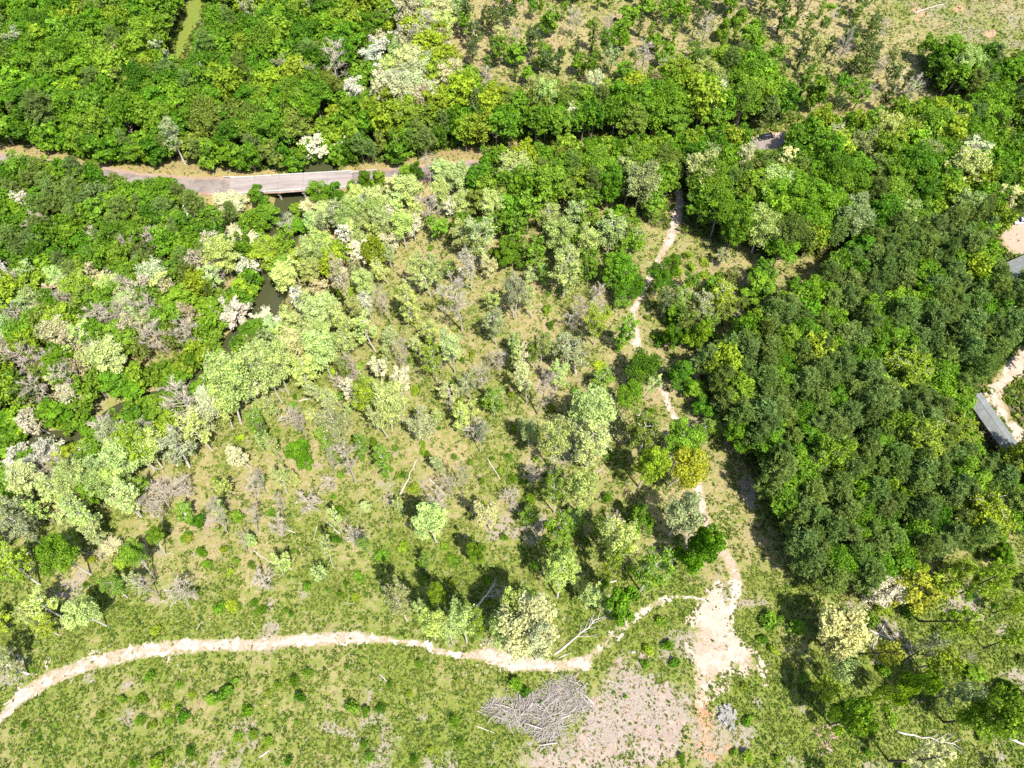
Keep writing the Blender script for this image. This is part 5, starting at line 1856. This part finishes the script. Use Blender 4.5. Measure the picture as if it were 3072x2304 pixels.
for x, y, h, an in pile_points(290):
    o = link('branch', smesh[rng.integers(14)], pile)
    o.location = (x - bc[0], y - bc[1], h)
    o.rotation_euler = (rng.normal() * .3, rng.normal() * .16, an)
    k = rng.uniform(.4, 1.0)
    o.scale = (k, k * rng.uniform(.8, 1.5), k * rng.uniform(.8, 1.4))
for k, (x, y, h, an) in enumerate(pile_points(5)):
    m = MB(); l_ = rng.uniform(3, 6)
    m.tube([(-l_ / 2, 0, 0), (0, rng.normal() * .15, .1), (l_ / 2, 0, 0)], [rng.uniform(.14, .2), .14, .09], 8)
    o = m.build('log', M_DEAD, pile, True)
    o.location = (x - bc[0], y - bc[1], h + .35)
    o.rotation_euler = (0, rng.normal() * .12, an)
SV_, SF_, o_ = [], [], 0
for x, y, h, an in pile_points(1200):
    s = sticks[rng.integers(14)]
    V = np.concatenate(s.V) * rng.uniform(.22, .62)
    M = np.array(Euler((rng.normal() * .4, rng.normal() * .25, an)).to_matrix())
    SV_.append(V @ M.T + np.array([x - bc[0], y - bc[1], h * .8])); SF_.append(np.concatenate(s.Q) + o_); o_ += len(V)
o = link('brushwood', np_mesh('brushwood', np.concatenate(SV_), [np.concatenate(SF_)], [M_BRUSH]), pile)
o['kind'] = 'stuff'

rc = at(*T('K', 1368, 1335))
heap = empty('rubble_heap', (rc[0], rc[1], gzf(rc[0], rc[1])))
tag(heap, 'heap of broken pale grey concrete blocks dumped in the green weeds', 'rubble heap')
blocks = []
for k in range(7):
    m = MB(); m.box((0, 0, 0), (rng.uniform(.55, 1.5), rng.uniform(.4, .6), rng.uniform(.3, .45)))
    V = m.V[0]; V += rng.normal(size=V.shape) * 0.055
    blocks.append(m.mesh('block', M_RUBBLE))
for k in range(46):
    o = link('block', blocks[k % 7], heap)
    a, rr = rng.random() * 6.283, rng.random() ** .6
    lay = k // 24
    o.location = (math.cos(a) * rr * (2.1 - .6 * lay), math.sin(a) * rr * (2.7 - .8 * lay), .2 + .38 * lay + .1 * rng.random())
    o.rotation_euler = (rng.normal() * .25, rng.normal() * .25, rng.random() * 3.14)

# ------------------------------------------------------------------ low growth: herbs, tufts, brush sprigs, sticks
def scatter(n, pad=14):
    y = rng.uniform(-18, 275, n * 2)
    x = rng.uniform(-215, 215, n * 2)
    px, py, Z = proj(np.stack([x, y, np.zeros_like(x)], 1))
    ok = (px > -150) & (px < PW + 150) & (py > -120) & (py < PH + 150)
    return x[ok], y[ok], px[ok], py[ok]


X, Y, PX_, PY_ = scatter(400000)
g_, deb, drt, forest, clay, verge = soil_masks(X, Y)
fine = fbm(X + 11, Y + 5, 1.6, 3)
mid = fbm(X + 200, Y, 4.5, 3)
dR, _ = dist_line(X, Y, ROAD)
dV, _ = dist_line(X, Y, RIVER)
near = sstep(150, 40, Y)
strip = inpoly(PX_, PY_, KEEP[0])
pgreen = sstep(.32, .70, g_ + 1.3 * (fine - .5) + .3 * (mid - .5)) * (0.30 + 0.70 * near)
pgreen *= (1 - .985 * sstep(.40, .78, drt + .8 * (fine - .5))) * (1 - .9 * np.clip(deb, 0, 1)) * (1 - .75 * verge) * (1 - .6 * clay)
pgreen = np.where((forest > .5) & (drt < .3), .22, pgreen)
pstraw = (1 - pgreen) * 0.20 * (1 - drt) * (1 - forest)
u = rng.random(len(X))
kind = np.where(u < pgreen, 1, np.where(u < pgreen + pstraw, 2, 0))
kind = np.where((dR < 4.2) | (dV < 5.0) | strip, 0, kind)
sel = kind > 0
X, Y, kind, g_, forest, near, mid = X[sel], Y[sel], kind[sel], g_[sel], forest[sel], near[sel], mid[sel]
Z_ = gz(X, Y)
n = len(X)
size = np.where(kind == 1, rng.uniform(.15, .36, n), rng.uniform(.12, .26, n)) * np.where(forest > .5, 2.4, 1.0) * (1 + .25 * (1 - near))
base = np.empty((n, 3))
base[:] = (0.10, 0.15, 0.018)
sh = rng.random(n)
base[(sh < .42) & (mid < .52)] = (0.062, 0.112, 0.012)
base[(sh < .25) & (mid >= .52)] = (0.13, 0.18, 0.03)
base[sh > .70] = (0.15, 0.20, 0.026)
base[sh > .90] = (0.24, 0.24, 0.06)
yg = (mid > .56) & (kind == 1) & (sh > .5)
base[yg] = (0.16, 0.19, 0.03)
base[kind == 2] = (0.36, 0.28, 0.155)
base[(kind == 2) & (sh > .6)] = (0.25, 0.19, 0.095)
base *= rng.uniform(.8, 1.25, (n, 1))
CV, CF, CC, CT, off = [], [], [], [], 0
for k in range(3):
    C = np.stack([X, Y, Z_], 1) + rng.normal(size=(n, 3)) * np.array([.5, .5, 0]) * size[:, None] + np.array([0, 0, 1.0]) * (size * rng.uniform(.1, .75, n))[:, None]
    Nn = unit(rng.normal(size=(n, 3)) * .55 + np.array([0, 0, 1.0]))
    V, F = leaf_quads(C, Nn, size * 1.25, 1.3)
    CV.append(V); CF.append(F + off); off += len(V)
    CC.append(np.repeat(base, 4, 0)); CT.append(np.repeat(np.clip(.5 + .2 * rng.normal(size=n), 0, 1), 4))
o = link('ground_cover', np_mesh('ground_cover', np.concatenate(CV), [np.concatenate(CF)], [M_LEAFV], attrs=dict(plantcol=np.concatenate(CC), tint=np.concatenate(CT))))
tag(o, 'weeds, grass tufts and brambles over the open ground', kind='stuff')
print('COVER clumps', n)

X, Y, PX_, PY_ = scatter(26000)
g_, deb, drt, forest, clay, verge = soil_masks(X, Y)
dR, _ = dist_line(X, Y, ROAD)
dV, _ = dist_line(X, Y, RIVER)
pr_ = np.where(forest > .5, .02, .16 + .65 * deb) * (1 - .9 * drt)
ok = (rng.random(len(X)) < pr_) & (dR > 6) & (dV > 6)
X, Y, deb = X[ok], Y[ok], deb[ok]
n = len(X)
L = rng.uniform(.4, 1.5, n) * (1 + 1.2 * (rng.random(n) > .93))
a = rng.random(n) * 6.283
D = np.stack([np.cos(a), np.sin(a), rng.normal(size=n) * .10], 1)
C = np.stack([X, Y, gz(X, Y) + .16], 1)
sd_ = np.stack([-np.sin(a), np.cos(a), np.zeros(n)], 1) * rng.uniform(.025, .065, n)[:, None]
h_ = D * L[:, None] / 2
upz = np.array([0, 0, .05])
V = np.stack([C - h_ - sd_, C - h_ + sd_, C + h_ + sd_ * .5, C + h_ - sd_ * .5, C - h_ + upz, C + h_ + upz * .5], 1).reshape(-1, 3)
i6 = np.arange(n)[:, None] * 6
F = np.concatenate([i6 + np.array([[0, 4, 5, 3]]), i6 + np.array([[4, 1, 2, 5]]), i6 + np.array([[1, 0, 3, 2]])])
o = link('stick_litter', np_mesh('stick_litter', V, [F], [M_DEAD]))
tag(o, 'bleached sticks and twigs scattered over the open ground', kind='stuff')
